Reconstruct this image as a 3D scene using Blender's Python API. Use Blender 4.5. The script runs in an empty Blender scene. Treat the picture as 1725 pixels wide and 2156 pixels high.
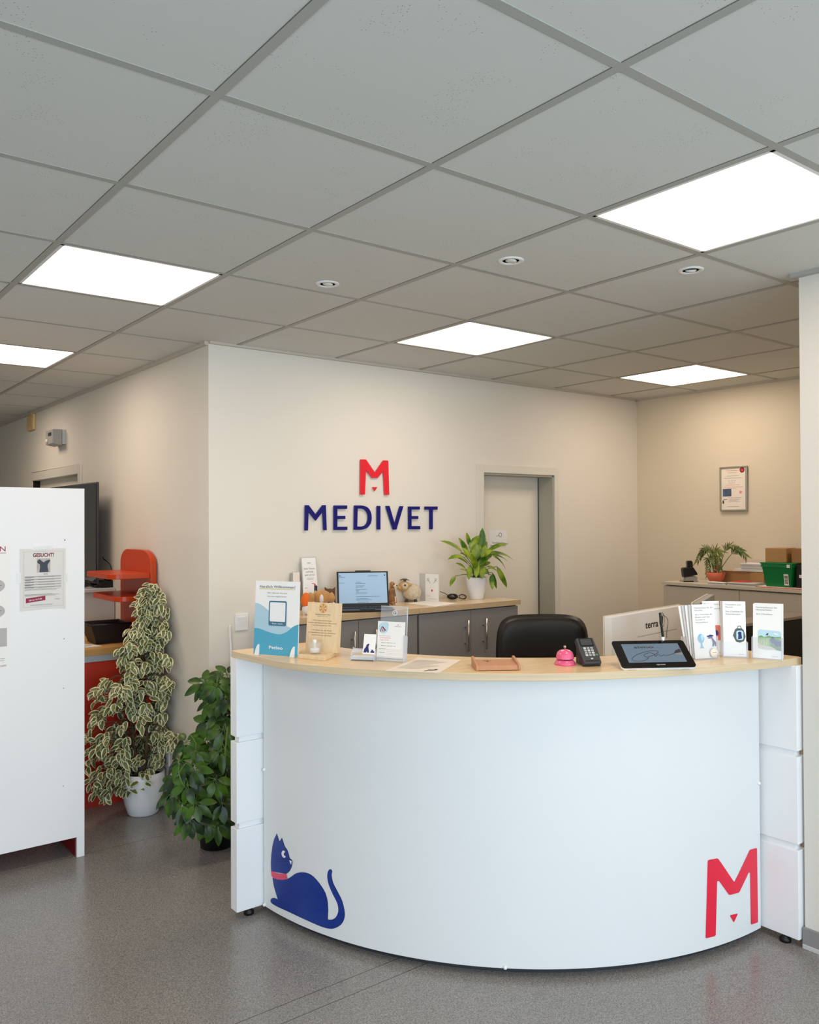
import bpy, bmesh, math, random
from mathutils import Vector, Matrix
S = bpy.context.scene
COL = S.collection
random.seed(7)
pi = math.pi
def V3(*a): return Vector(a)

# ------------------------------------------------------------------ camera (calibrated on the 625 mm ceiling grid)
FPX = 1781.54
CAM = V3(-.1958, -1.1269, 1.655)
RX = V3(.7898387, -.6132976, -.0045682)
UX = V3(-.0034374, -.0118750, .9999236)
FX = V3(.6133050, .7897626, .0114875)
cd = bpy.data.cameras.new('camera'); cam = bpy.data.objects.new('camera', cd); COL.objects.link(cam)
cd.sensor_fit = 'VERTICAL'; cd.sensor_height = 24; cd.lens = 24*FPX/2156
cd.clip_start = .05
cam.matrix_world = Matrix(((RX.x, UX.x, -FX.x, CAM.x), (RX.y, UX.y, -FX.y, CAM.y), (RX.z, UX.z, -FX.z, CAM.z), (0, 0, 0, 1)))
S.camera = cam
# surveying helpers: the place's point seen at a pixel, on a horizontal or a wall-parallel plane
def ray(x, y): return RX*((x-862.5)/FPX) + UX*((1078-y)/FPX) + FX
def PZ(x, y, z): d = ray(x, y); return CAM + d*((z-CAM.z)/d.z)
def PX(x, y, X): d = ray(x, y); return CAM + d*((X-CAM.x)/d.x)
def PY(x, y, Y): d = ray(x, y); return CAM + d*((Y-CAM.y)/d.y)

# ------------------------------------------------------------------ materials
def lin(c):
    return tuple(((v/255)/12.92 if v/255 <= .04045 else ((v/255+.055)/1.055)**2.4) for v in c)
M = {}
def mat(name, rgb, rough=.5, metal=0, spec=.5, noise=0, nscale=20, bump=0, bscale=60, coat=0, trans=0, ior=1.45, emit=0, stretch=None, rgb2=None, sheen=0):
    m = bpy.data.materials.new(name); m.use_nodes = True
    nt = m.node_tree; b = nt.nodes['Principled BSDF']
    c = lin(rgb) + (1,)
    b.inputs['Base Color'].default_value = c
    b.inputs['Roughness'].default_value = rough
    b.inputs['Metallic'].default_value = metal
    b.inputs['Specular IOR Level'].default_value = spec
    b.inputs['IOR'].default_value = ior
    b.inputs['Coat Weight'].default_value = coat
    b.inputs['Transmission Weight'].default_value = trans
    b.inputs['Sheen Weight'].default_value = sheen
    if emit:
        b.inputs['Emission Color'].default_value = c; b.inputs['Emission Strength'].default_value = emit
    if noise or bump:
        tc = nt.nodes.new('ShaderNodeTexCoord'); mp = nt.nodes.new('ShaderNodeMapping')
        nt.links.new(tc.outputs['Object'], mp.inputs['Vector'])
        if stretch: mp.inputs['Scale'].default_value = stretch
    if noise:
        n = nt.nodes.new('ShaderNodeTexNoise'); n.inputs['Scale'].default_value = nscale; n.inputs['Detail'].default_value = 6
        nt.links.new(mp.outputs['Vector'], n.inputs['Vector'])
        r = nt.nodes.new('ShaderNodeValToRGB')
        r.color_ramp.elements[0].position = .3; r.color_ramp.elements[1].position = .7
        c2 = lin(rgb2) if rgb2 else tuple(v*(1-noise) for v in c[:3])
        r.color_ramp.elements[0].color = tuple(c2) + (1,); r.color_ramp.elements[1].color = c
        nt.links.new(n.outputs['Fac'], r.inputs['Fac']); nt.links.new(r.outputs['Color'], b.inputs['Base Color'])
    if bump:
        n2 = nt.nodes.new('ShaderNodeTexNoise'); n2.inputs['Scale'].default_value = bscale; n2.inputs['Detail'].default_value = 4
        nt.links.new(mp.outputs['Vector'], n2.inputs['Vector'])
        bp = nt.nodes.new('ShaderNodeBump'); bp.inputs['Strength'].default_value = bump; bp.inputs['Distance'].default_value = .002
        nt.links.new(n2.outputs['Fac'], bp.inputs['Height']); nt.links.new(bp.outputs['Normal'], b.inputs['Normal'])
    M[name] = m
    return m
mat('wall_paint', (232, 226, 215), .75, spec=.25, bump=.12, bscale=90, noise=.02, nscale=2)
mat('wall_warm', (222, 210, 188), .75, spec=.25, bump=.12, bscale=90, noise=.02, nscale=2)
mat('column_paint', (222, 218, 210), .7, spec=.25, bump=.1, bscale=90)
mat('grid_metal', (172, 172, 166), .5, spec=.3)
mat('grid_gap', (112, 106, 98), .9)
mat('trim_cream', (205, 196, 182), .6)
mat('desk_white', (240, 241, 243), .38, spec=.45, noise=.01, nscale=3)
mat('curve_white', (228, 230, 232), .42, spec=.4, noise=.01, nscale=3)
mat('white', (240, 240, 240), .5)
mat('paper', (243, 242, 240), .7, noise=.01, nscale=8)
mat('paper_cream', (238, 228, 216), .75)
mat('paper_notice', (224, 222, 218), .6)
mat('paper_gray', (206, 204, 202), .75)
mat('white_plastic', (238, 238, 236), .35)
mat('pot_white', (236, 238, 242), .35, coat=.3)
mat('gray_plastic', (168, 166, 160), .5)
mat('gray_light', (196, 196, 196), .5)
mat('ivory', (214, 186, 130), .5)
mat('black', (14, 13, 14), .45)
mat('black_gloss', (10, 9, 10), .12, coat=.5)
mat('black_plastic', (22, 21, 24), .38)
mat('dark_gray', (52, 53, 58), .45)
mat('leather', (17, 15, 14), .42, bump=.3, bscale=260)
mat('cab_gray', (142, 140, 140), .5, spec=.35, noise=.03, nscale=5)
mat('cab_beige', (200, 189, 172), .5, spec=.35, noise=.03, nscale=5)
mat('top_beige', (205, 196, 178), .45)
mat('dark_gap', (26, 22, 20), .9)
mat('steel', (190, 188, 182), .28, metal=1)
mat('alu', (186, 200, 208), .35, metal=.2)
mat('door_leaf', (240, 234, 220), .5, noise=.02, nscale=3)
mat('door_frame', (178, 174, 160), .45)
mat('door_casing', (224, 220, 208), .45)
mat('orange', (204, 66, 8), .38, coat=.15, noise=.05, nscale=4)
mat('red_panel', (204, 58, 38), .42, noise=.05, nscale=4)
mat('dark_red', (120, 16, 10), .5)
mat('band_wood', (214, 166, 98), .5, noise=.12, nscale=30, stretch=(.3, 3, 3))
mat('basket', (34, 30, 34), .45, bump=.6, bscale=80)
mat('emblem_red', (232, 34, 52), .35)
mat('decal_red', (232, 36, 66), .4)
mat('letter_blue', (8, 8, 110), .4)
mat('cat_blue', (6, 44, 136), .45, noise=1, nscale=7, rgb2=(34, 62, 142))
mat('cat_line', (14, 26, 70), .5)
mat('cat_pink', (226, 78, 108), .45)
mat('wine', (150, 40, 72), .6)
mat('title_wine', (120, 36, 56), .6)
mat('ink', (52, 50, 56), .7)
mat('ink_soft', (128, 126, 132), .7)
mat('ink_brown', (136, 92, 52), .7)
mat('line_gray', (186, 182, 180), .7)
mat('navy', (44, 44, 110), .6)
mat('teal', (84, 168, 198), .4)
mat('sky_teal', (176, 208, 222), .4)
mat('slate_blue', (70, 118, 146), .4)
mat('yellow', (226, 214, 150), .6)
mat('salmon', (214, 116, 92), .6)
mat('field', (128, 168, 110), .6)
mat('field_dark', (84, 132, 88), .6)
mat('pale_green', (206, 214, 140), .6)
mat('sand', (206, 200, 190), .6)
mat('sky_print', (188, 220, 234), .6)
mat('fan_blue', (120, 186, 222), .6)
mat('crate_gray', (84, 96, 96), .6)
mat('pink_print', (226, 150, 150), .6)
mat('red_print', (206, 60, 60), .6)
mat('pink', (236, 96, 140), .22, coat=.6)
mat('board_wood', (240, 214, 174), .55, noise=.13, nscale=26, stretch=(5, 5, .5))
mat('tray_wood', (198, 142, 104), .5, noise=.1, nscale=40, stretch=(1, 1, 1))
mat('stamp_wood', (222, 176, 116), .6)
mat('tan_fur', (206, 150, 84), .9, noise=.3, nscale=30, bump=1, bscale=120, sheen=.4)
mat('white_fur', (226, 222, 222), .9, bump=1, bscale=120, sheen=.3)
mat('orange_fur', (236, 112, 40), .9, bump=1, bscale=120)
mat('wool', (222, 208, 182), .9, noise=.25, nscale=70, bump=1, bscale=140)
mat('face_tan', (206, 168, 108), .6, noise=.15, nscale=20)
mat('dog_tan', (196, 140, 90), .5, noise=.35, nscale=18, rgb2=(120, 84, 56))
mat('dog_white', (232, 220, 204), .5)
mat('owl_brown', (112, 78, 54), .8, noise=.3, nscale=40)
mat('hair_gray', (104, 98, 84), .8)
mat('cardboard', (186, 140, 92), .8, noise=.06, nscale=10)
mat('cardboard_dark', (158, 116, 72), .8, noise=.06, nscale=10)
mat('crate_green', (6, 122, 58), .4)
mat('crate_green_rim', (8, 132, 64), .35)
mat('terracotta', (206, 106, 78), .55, noise=.06, nscale=12)
mat('soil', (46, 32, 24), .95, bump=1, bscale=60)
mat('coral', (206, 104, 84), .7, bump=1, bscale=90)
mat('bark', (96, 78, 54), .85, noise=.2, nscale=30)
mat('stem_green', (96, 124, 56), .6)
mat('lens', (226, 222, 212), .15)
mat('frame_silver', (178, 172, 160), .3, metal=.7)
mat('photo_dark', (84, 70, 46), .5, noise=1, nscale=30, rgb2=(70, 110, 160))
mat('photo_shirt', (66, 72, 84), .7)
mat('photo_bg', (196, 188, 182), .7, noise=.2, nscale=40)
mat('beige_lid', (150, 140, 128), .5)
mat('monitor_white', (240, 240, 240), .4)
mat('monitor_edge', (224, 216, 200), .4)
mat('key', (36, 36, 38), .5)
mat('blue_dark', (34, 74, 104), .5)
# emissive screens and lamps
mat('lamp_panel', (255, 240, 226), .5, emit=1)
mat('laptop_screen', (140, 166, 190), .4, emit=.27)
mat('pad_screen', (96, 112, 128), .25, emit=.12)
mat('screen_line', (96, 122, 146), .5)
def clear(name, col, alpha, rough=.05):
    m = bpy.data.materials.new(name); m.use_nodes = True; nt = m.node_tree; b = nt.nodes['Principled BSDF']
    b.inputs['Base Color'].default_value = lin(col) + (1,); b.inputs['Roughness'].default_value = rough
    b.inputs['Alpha'].default_value = alpha; b.inputs['Specular IOR Level'].default_value = .8
    M[name] = m
clear('acrylic', (225, 232, 240), .16)
clear('acrylic_edge', (235, 240, 248), .5)
clear('glass_clear', (240, 238, 232), .2)
clear('tape', (250, 250, 250), .45, .2)

# beech laminate of the worktops
def laminate(name, c1, c2, ang=0, rough=.22, sc=(1.2, 26, 26)):
    m = bpy.data.materials.new(name); m.use_nodes = True; nt = m.node_tree; b = nt.nodes['Principled BSDF']
    tc = nt.nodes.new('ShaderNodeTexCoord'); mp = nt.nodes.new('ShaderNodeMapping')
    mp.inputs['Rotation'].default_value = (0, 0, ang); mp.inputs['Scale'].default_value = sc
    nt.links.new(tc.outputs['Object'], mp.inputs['Vector'])
    n = nt.nodes.new('ShaderNodeTexNoise'); n.inputs['Scale'].default_value = 2.2; n.inputs['Detail'].default_value = 9; n.inputs['Roughness'].default_value = .65
    nt.links.new(mp.outputs['Vector'], n.inputs['Vector'])
    r = nt.nodes.new('ShaderNodeValToRGB'); r.color_ramp.elements[0].position = .32; r.color_ramp.elements[1].position = .68
    r.color_ramp.elements[0].color = lin(c1) + (1,); r.color_ramp.elements[1].color = lin(c2) + (1,)
    nt.links.new(n.outputs['Fac'], r.inputs['Fac']); nt.links.new(r.outputs['Color'], b.inputs['Base Color'])
    b.inputs['Roughness'].default_value = rough; b.inputs['Specular IOR Level'].default_value = .5
    M[name] = m
laminate('beech', (228, 196, 150), (240, 212, 168), -.75)
laminate('beech_edge', (206, 182, 146), (222, 202, 168), 0, .4, (1.4, 1.4, 70))
laminate('counter_wood', (222, 196, 156), (236, 212, 176), 0)
laminate('counter_edge', (196, 168, 130), (214, 188, 150), 0, .4, (1.4, 1.4, 70))

# speckled vinyl floor with two welded seams
def floor_mat():
    m = bpy.data.materials.new('vinyl_floor'); m.use_nodes = True; nt = m.node_tree; b = nt.nodes['Principled BSDF']
    L = nt.links.new; N = nt.nodes.new
    tc = N('ShaderNodeTexCoord')
    n1 = N('ShaderNodeTexNoise'); n1.inputs['Scale'].default_value = 210; n1.inputs['Detail'].default_value = 1
    n2 = N('ShaderNodeTexVoronoi'); n2.inputs['Scale'].default_value = 150
    n3 = N('ShaderNodeTexNoise'); n3.inputs['Scale'].default_value = 1.3; n3.inputs['Detail'].default_value = 3
    for n in (n1, n2, n3): L(tc.outputs['Object'], n.inputs['Vector'])
    r = N('ShaderNodeValToRGB')
    e = r.color_ramp.elements
    e[0].position = .28; e[0].color = lin((106, 103, 101)) + (1,)
    e[1].position = .74; e[1].color = lin((158, 155, 152)) + (1,)
    vg = N('ShaderNodeTexVoronoi'); vg.inputs['Scale'].default_value = 330; L(tc.outputs['Object'], vg.inputs['Vector'])
    vs_ = N('ShaderNodeSeparateXYZ'); L(vg.outputs['Color'], vs_.inputs[0])
    mxg = N('ShaderNodeMath'); mxg.operation = 'MULTIPLY_ADD'; mxg.inputs[1].default_value = .42; L(vs_.outputs['X'], mxg.inputs[0])
    hf = N('ShaderNodeMath'); hf.operation = 'MULTIPLY'; hf.inputs[1].default_value = .6; L(n1.outputs['Fac'], hf.inputs[0]); L(hf.outputs[0], mxg.inputs[2])
    L(mxg.outputs[0], r.inputs['Fac'])
    r2 = N('ShaderNodeValToRGB'); r2.color_ramp.elements[0].position = .07; r2.color_ramp.elements[0].color = (1, 1, 1, 1)
    r2.color_ramp.elements[1].position = .16; r2.color_ramp.elements[1].color = (0, 0, 0, 1)
    L(n2.outputs['Distance'], r2.inputs['Fac'])
    n4 = N('ShaderNodeTexNoise'); n4.inputs['Scale'].default_value = 45; L(tc.outputs['Object'], n4.inputs['Vector'])
    th = N('ShaderNodeMath'); th.operation = 'GREATER_THAN'; th.inputs[1].default_value = .58; L(n4.outputs['Fac'], th.inputs[0])
    mu = N('ShaderNodeMath'); mu.operation = 'MULTIPLY'; L(r2.outputs['Color'], mu.inputs[0]); L(th.outputs[0], mu.inputs[1])
    mx = N('ShaderNodeMix'); mx.data_type = 'RGBA'; L(mu.outputs[0], mx.inputs['Factor'])
    L(r.outputs['Color'], mx.inputs[6]); mx.inputs[7].default_value = lin((222, 220, 216)) + (1,)
    # large soft cloudiness of the vinyl
    mx2 = N('ShaderNodeMix'); mx2.data_type = 'RGBA'; mx2.blend_type = 'MULTIPLY'; mx2.inputs['Factor'].default_value = 1
    r3 = N('ShaderNodeValToRGB'); r3.color_ramp.elements[0].color = (.9, .9, .9, 1); r3.color_ramp.elements[1].color = (1, 1, 1, 1)
    r3.color_ramp.elements[0].position = .3; r3.color_ramp.elements[1].position = .7
    L(n3.outputs['Fac'], r3.inputs['Fac']); L(mx.outputs[2], mx2.inputs[6]); L(r3.outputs['Color'], mx2.inputs[7])
    # seams
    sp = N('ShaderNodeSeparateXYZ'); L(tc.outputs['Object'], sp.inputs[0])
    last = None
    for ys in (SEAM1, SEAM2, SEAM3):
        s1 = N('ShaderNodeMath'); s1.operation = 'SUBTRACT'; s1.inputs[1].default_value = ys; L(sp.outputs['Y'], s1.inputs[0])
        s2 = N('ShaderNodeMath'); s2.operation = 'ABSOLUTE'; L(s1.outputs[0], s2.inputs[0])
        s3 = N('ShaderNodeMath'); s3.operation = 'LESS_THAN'; s3.inputs[1].default_value = .0018; L(s2.outputs[0], s3.inputs[0])
        if last is None: last = s3
        else:
            ad = N('ShaderNodeMath'); ad.operation = 'MAXIMUM'; L(last.outputs[0], ad.inputs[0]); L(s3.outputs[0], ad.inputs[1]); last = ad
    mx3 = N('ShaderNodeMix'); mx3.data_type = 'RGBA'; L(last.outputs[0], mx3.inputs['Factor']); L(mx2.outputs[2], mx3.inputs[6])
    mx3.inputs[7].default_value = lin((70, 66, 62)) + (1,)
    L(mx3.outputs[2], b.inputs['Base Color'])
    b.inputs['Roughness'].default_value = .24; b.inputs['Specular IOR Level'].default_value = .5
    bp = N('ShaderNodeBump'); bp.inputs['Strength'].default_value = .08; bp.inputs['Distance'].default_value = .001
    L(n1.outputs['Fac'], bp.inputs['Height']); L(bp.outputs['Normal'], b.inputs['Normal'])
    M['vinyl_floor'] = m
SEAM1 = PZ(300, 1769, 0).y; SEAM2 = PZ(682, 2081, 0).y; SEAM3 = PZ(688, 2116, 0).y
floor_mat()

def ceiling_mat():
    m = bpy.data.materials.new('mineral_tile'); m.use_nodes = True; nt = m.node_tree; b = nt.nodes['Principled BSDF']
    L = nt.links.new; N = nt.nodes.new
    tc = N('ShaderNodeTexCoord')
    v = N('ShaderNodeTexVoronoi'); v.inputs['Scale'].default_value = 120; L(tc.outputs['Object'], v.inputs['Vector'])
    g = N('ShaderNodeTexNoise'); g.inputs['Scale'].default_value = 9; g.inputs['Detail'].default_value = 2; L(tc.outputs['Object'], g.inputs['Vector'])
    lt = N('ShaderNodeMath'); lt.operation = 'LESS_THAN'; lt.inputs[1].default_value = .16; L(v.outputs['Distance'], lt.inputs[0])
    gt = N('ShaderNodeMath'); gt.operation = 'GREATER_THAN'; gt.inputs[1].default_value = .58; L(g.outputs['Fac'], gt.inputs[0])
    mu = N('ShaderNodeMath'); mu.operation = 'MULTIPLY'; L(lt.outputs[0], mu.inputs[0]); L(gt.outputs[0], mu.inputs[1])
    mx = N('ShaderNodeMix'); mx.data_type = 'RGBA'; L(mu.outputs[0], mx.inputs['Factor'])
    mx.inputs[6].default_value = lin((214, 215, 210)) + (1,); mx.inputs[7].default_value = lin((160, 160, 156)) + (1,)
    L(mx.outputs[2], b.inputs['Base Color']); b.inputs['Roughness'].default_value = .9; b.inputs['Specular IOR Level'].default_value = .1
    M['mineral_tile'] = m
ceiling_mat()

# leaf material: rim colour against a centre colour by the leaf's own UV
def leaf_mat(name, centre, centre2, rim, width, rough=.45):
    m = bpy.data.materials.new(name); m.use_nodes = True; nt = m.node_tree; b = nt.nodes['Principled BSDF']
    L = nt.links.new; N = nt.nodes.new
    uv = N('ShaderNodeUVMap'); sp = N('ShaderNodeSeparateXYZ'); L(uv.outputs[0], sp.inputs[0])
    tc = N('ShaderNodeTexCoord'); n = N('ShaderNodeTexNoise'); n.inputs['Scale'].default_value = 60; L(tc.outputs['Object'], n.inputs['Vector'])
    n2 = N('ShaderNodeTexNoise'); n2.inputs['Scale'].default_value = 11; L(tc.outputs['Object'], n2.inputs['Vector'])
    a = N('ShaderNodeMath'); a.operation = 'MULTIPLY_ADD'; a.inputs[1].default_value = .7; L(n.outputs['Fac'], a.inputs[0]); L(sp.outputs['X'], a.inputs[2])
    gt = N('ShaderNodeMath'); gt.operation = 'GREATER_THAN'; gt.inputs[1].default_value = 1.35-width; L(a.outputs[0], gt.inputs[0])
    r = N('ShaderNodeValToRGB'); r.color_ramp.elements[0].position = .4; r.color_ramp.elements[1].position = .62
    r.color_ramp.elements[0].color = lin(centre) + (1,); r.color_ramp.elements[1].color = lin(centre2) + (1,)
    L(n2.outputs['Fac'], r.inputs['Fac'])
    mx = N('ShaderNodeMix'); mx.data_type = 'RGBA'; L(gt.outputs[0], mx.inputs['Factor']); L(r.outputs['Color'], mx.inputs[6]); mx.inputs[7].default_value = lin(rim) + (1,)
    L(mx.outputs[2], b.inputs['Base Color']); b.inputs['Roughness'].default_value = rough
    b.inputs['Specular IOR Level'].default_value = .35
    M[name] = m
leaf_mat('ficus_leaf', (88, 98, 60), (116, 124, 80), (228, 224, 182), .38)
leaf_mat('schefflera_leaf', (24, 48, 20), (66, 104, 26), (24, 48, 20), -1, .3)
leaf_mat('lily_leaf', (60, 100, 16), (150, 168, 40), (88, 132, 36), .1, .35)
leaf_mat('palm_leaf', (74, 92, 40), (128, 134, 62), (74, 92, 40), -1, .5)

# ------------------------------------------------------------------ mesh builder
class Fr:
    """a local frame: origin, right, up, outward normal"""
    def __init__(s, O, U, V, N=None):
        s.O = Vector(O); s.U = Vector(U).normalized(); s.V = Vector(V).normalized(); s.N = (Vector(N) if N else s.U.cross(s.V)).normalized()
    def p(s, u, v, n=0): return s.O + s.U*u + s.V*v + s.N*n
WORLD = Fr((0, 0, 0), (1, 0, 0), (0, 1, 0), (0, 0, 1))
class MB:
    def __init__(s): s.v = []; s.f = []; s.m = []; s.mats = []; s.sm = []
    def mi(s, m):
        if m not in s.mats: s.mats.append(m)
        return s.mats.index(m)
    def add(s, verts, faces, m, smooth=False):
        o = len(s.v); s.v += [Vector(p) for p in verts]; k = s.mi(m)
        for f in faces: s.f.append(tuple(i+o for i in f)); s.m.append(k); s.sm.append(smooth)
        return s
    def poly(s, pts, m): return s.add(pts, [tuple(range(len(pts)))], m)
    def hexa(s, b, t, m):
        return s.add(list(b)+list(t), [(3, 2, 1, 0), (4, 5, 6, 7), (0, 1, 5, 4), (1, 2, 6, 5), (2, 3, 7, 6), (3, 0, 4, 7)], m)
    def box(s, a, b, m, fr=WORLD):
        x0, y0, z0 = a; x1, y1, z1 = b
        return s.hexa([fr.p(x0, y0, z0), fr.p(x1, y0, z0), fr.p(x1, y1, z0), fr.p(x0, y1, z0)], [fr.p(x0, y0, z1), fr.p(x1, y0, z1), fr.p(x1, y1, z1), fr.p(x0, y1, z1)], m)
    def prism(s, front, off, m, side=None):
        """closed outline (list of points) pushed by the vector off"""
        n = len(front); off = Vector(off); fr = [Vector(p) for p in front]; bk = [p+off for p in fr]
        s.add(fr, [tuple(range(n))], m); s.add(bk, [tuple(reversed(range(n)))], m)
        s.add(fr+bk, [((i+1) % n, i, i+n, (i+1) % n+n) for i in range(n)], side or m)
        return s
    def ring(s, outer, inner, off, m):
        n = len(outer); off = Vector(off)
        o = [Vector(p) for p in outer]; i_ = [Vector(p) for p in inner]
        vs = o + i_ + [p+off for p in o] + [p+off for p in i_]
        F = []
        for k in range(n):
            j = (k+1) % n
            F += [(k, j, n+j, n+k), (2*n+k, 3*n+k, 3*n+j, 2*n+j), (k, 2*n+k, 2*n+j, j), (n+k, n+j, 3*n+j, 3*n+k)]
        return s.add(vs, F, m)
    def rect(s, fr, u0, v0, u1, v1, m, n=0): return s.poly([fr.p(u0, v0, n), fr.p(u1, v0, n), fr.p(u1, v1, n), fr.p(u0, v1, n)], m)
    def uvp(s, fr, pts, m, n=0): return s.poly([fr.p(u, v, n) for u, v in pts], m)
    def disc(s, fr, u, v, ru, m, n=0, rv=None, seg=24):
        rv = rv or ru
        return s.poly([fr.p(u+ru*math.cos(2*pi*i/seg), v+rv*math.sin(2*pi*i/seg), n) for i in range(seg)], m)
    def tube(s, pts, r, m, seg=8, cap=True):
        pts = [Vector(p) for p in pts]; n = len(pts)
        R_ = r if isinstance(r, (list, tuple)) else [r]*n
        vs = []; prev = None
        for i, p in enumerate(pts):
            d = (pts[min(i+1, n-1)]-pts[max(i-1, 0)]).normalized()
            if prev is None: a = d.orthogonal().normalized()
            else:
                a = prev - d*prev.dot(d)
                a = a.normalized() if a.length > 1e-6 else d.orthogonal().normalized()
            prev = a; b = d.cross(a)
            vs += [p+(a*math.cos(2*pi*k/seg)+b*math.sin(2*pi*k/seg))*R_[i] for k in range(seg)]
        F = [(i*seg+k, i*seg+(k+1) % seg, (i+1)*seg+(k+1) % seg, (i+1)*seg+k) for i in range(n-1) for k in range(seg)]
        if cap: F += [tuple(reversed(range(seg))), tuple((n-1)*seg+k for k in range(seg))]
        return s.add(vs, F, m, True)
    def lathe(s, prof, c, m, seg=40, ax=None, smooth=True, mod=None):
        """profile of (radius, height) turned about a vertical (or given) axis"""
        c = Vector(c); Z = Vector(ax).normalized() if ax else V3(0, 0, 1)
        X = Z.orthogonal().normalized(); Y = Z.cross(X); n = len(prof); vs = []
        for i, (r, h) in enumerate(prof):
            for k in range(seg):
                a = 2*pi*k/seg; rr = mod(r, h, a) if mod else r
                vs.append(c+Z*h+(X*math.cos(a)+Y*math.sin(a))*rr)
        F = [(i*seg+k, i*seg+(k+1) % seg, (i+1)*seg+(k+1) % seg, (i+1)*seg+k) for i in range(n-1) for k in range(seg)]
        if prof[0][0] > 1e-5: F.append(tuple(reversed(range(seg))))
        if prof[-1][0] > 1e-5: F.append(tuple((n-1)*seg+k for k in range(seg)))
        return s.add(vs, F, m, smooth)
    def ball(s, c, r, m, seg=20, fr=WORLD, fn=None):
        rx, ry, rz = r if isinstance(r, (list, tuple)) else (r, r, r)
        c = Vector(c); vs = []; h = seg//2
        for i in range(h+1):
            t = pi*i/h
            for k in range(seg):
                a = 2*pi*k/seg; d = V3(math.sin(t)*math.cos(a), math.sin(t)*math.sin(a), math.cos(t)); q = 1
                if fn: q = fn(d)
                vs.append(c+(fr.U*d.x*rx+fr.V*d.y*ry+fr.N*d.z*rz)*q)
        F = [(i*seg+k, (i+1)*seg+k, (i+1)*seg+(k+1) % seg, i*seg+(k+1) % seg) for i in range(h) for k in range(seg)]
        return s.add(vs, F, m, True)
    def build(s, name, parent=None, bevel=0, seg=2, smooth=None, **pr):
        me = bpy.data.meshes.new(name)
        P = WLOC.get(parent.name, V3(0, 0, 0)) if parent is not None else None
        if parent is None:
            lo = Vector([min(p[i] for p in s.v) for i in range(3)]); hi = Vector([max(p[i] for p in s.v) for i in range(3)])
            loc = V3((lo.x+hi.x)/2, (lo.y+hi.y)/2, lo.z) if pr.get('kind') != 'structure' else V3(0, 0, 0)
            P = loc
        me.from_pydata([tuple(p-P) for p in s.v], [], s.f)
        for m in s.mats: me.materials.append(M[m])
        me.polygons.foreach_set('material_index', s.m)
        sm = s.sm if smooth is None else [smooth]*len(s.f)
        me.polygons.foreach_set('use_smooth', sm)
        me.update()
        bm = bmesh.new(); bm.from_mesh(me); bmesh.ops.remove_doubles(bm, verts=bm.verts, dist=1e-6)
        if any(s.sm) or bevel: bmesh.ops.recalc_face_normals(bm, faces=bm.faces)
        bm.to_mesh(me); bm.free()
        o = bpy.data.objects.new(name, me); COL.objects.link(o)
        if parent is not None: o.parent = parent; WLOC[o.name] = P
        else: o.location = P; WLOC[o.name] = P
        if bevel:
            b = o.modifiers.new('bevel', 'BEVEL'); b.width = bevel; b.segments = seg; b.limit_method = 'ANGLE'; b.angle_limit = .7; b.harden_normals = False
        tag(o, **pr)
        return o
WLOC = {}
def tag(o, label=None, category=None, group=None, kind=None):
    for k, v in (('label', label), ('category', category), ('group', group), ('kind', kind)):
        if v: o[k] = v
    return o
def thing(name, loc, label, category, group=None):
    o = bpy.data.objects.new(name, None); COL.objects.link(o); o.location = Vector(loc); o.empty_display_size = .05
    WLOC[o.name] = Vector(loc)
    return tag(o, label, category, group)
# printed lettering: outlines of the built-in font laid flat on a frame
_tc = {}
def glyphs(s, off):
    key = (s, off)
    if key not in _tc:
        cu = bpy.data.curves.new('t', 'FONT'); cu.body = s; cu.resolution_u = 3; cu.offset = off; cu.fill_mode = 'FRONT'
        ob = bpy.data.objects.new('t', cu); COL.objects.link(ob)
        dg = bpy.context.evaluated_depsgraph_get(); ev = ob.evaluated_get(dg); me = ev.to_mesh()
        vs = [(v.co.x, v.co.y) for v in me.vertices]; fs = [tuple(p.vertices) for p in me.polygons]
        ev.to_mesh_clear(); bpy.data.objects.remove(ob); bpy.data.curves.remove(cu)
        _tc[key] = (vs, fs)
    return _tc[key]
def text(mb, fr, s, u, v, h, m, w=None, align='c', off=0, n=.0006, sk=0):
    """cap height h (metres); if w is given the line is stretched to that width"""
    vs, fs = glyphs(s, off)
    if not vs: return
    x0 = min(a for a, b in vs); x1 = max(a for a, b in vs); cap = .69
    ky = h/cap; kx = ky if w is None else w/(x1-x0)
    W = (x1-x0)*kx; u0 = u-W/2 if align == 'c' else (u if align == 'l' else u-W)
    mb.add([fr.p(u0+(a-x0)*kx+sk*b*ky, v+b*ky, n) for a, b in vs], fs, m)
def hlines(mb, fr, u0, u1, vs, m, t=.0012, n=.0006, jit=.3):
    for k, v in enumerate(vs):
        e = u1-(u1-u0)*jit*((k*37 % 11)/11)
        mb.rect(fr, u0, v-t/2, e, v+t/2, m, n)
# upright or leaning panel standing on height z, through three seen corners
def stand(bl, br, tl, z, tilt=0):
    A = PZ(*bl, z); B = PZ(*br, z); U = (B-A); W = U.length; U.normalize(); back = V3(-U.y, U.x, 0)
    if back.dot(FX) < 0: back = -back
    Vv = V3(0, 0, 1)*math.cos(tilt)+back*math.sin(tilt); N = U.cross(Vv)
    d = ray(*tl); t = (A-CAM).dot(N)/d.dot(N); P = CAM+d*t
    return Fr(A, U, Vv, N), W, (P-A).dot(Vv)
def catmull(P, n=8, closed=False):
    P = [Vector(p) for p in P]; out = []; k = len(P)
    rng = range(k) if closed else range(k-1)
    for i in rng:
        g = (lambda j: P[j % k]) if closed else (lambda j: P[max(0, min(k-1, j))])
        a, b, c, d = g(i-1), g(i), g(i+1), g(i+2)
        for s_ in range(n):
            t = s_/n
            out.append(.5*((2*b)+(c-a)*t+(2*a-5*b+4*c-d)*t*t+(3*b-a-3*c+d)*t**3))
    if not closed: out.append(P[-1])
    return out
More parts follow.
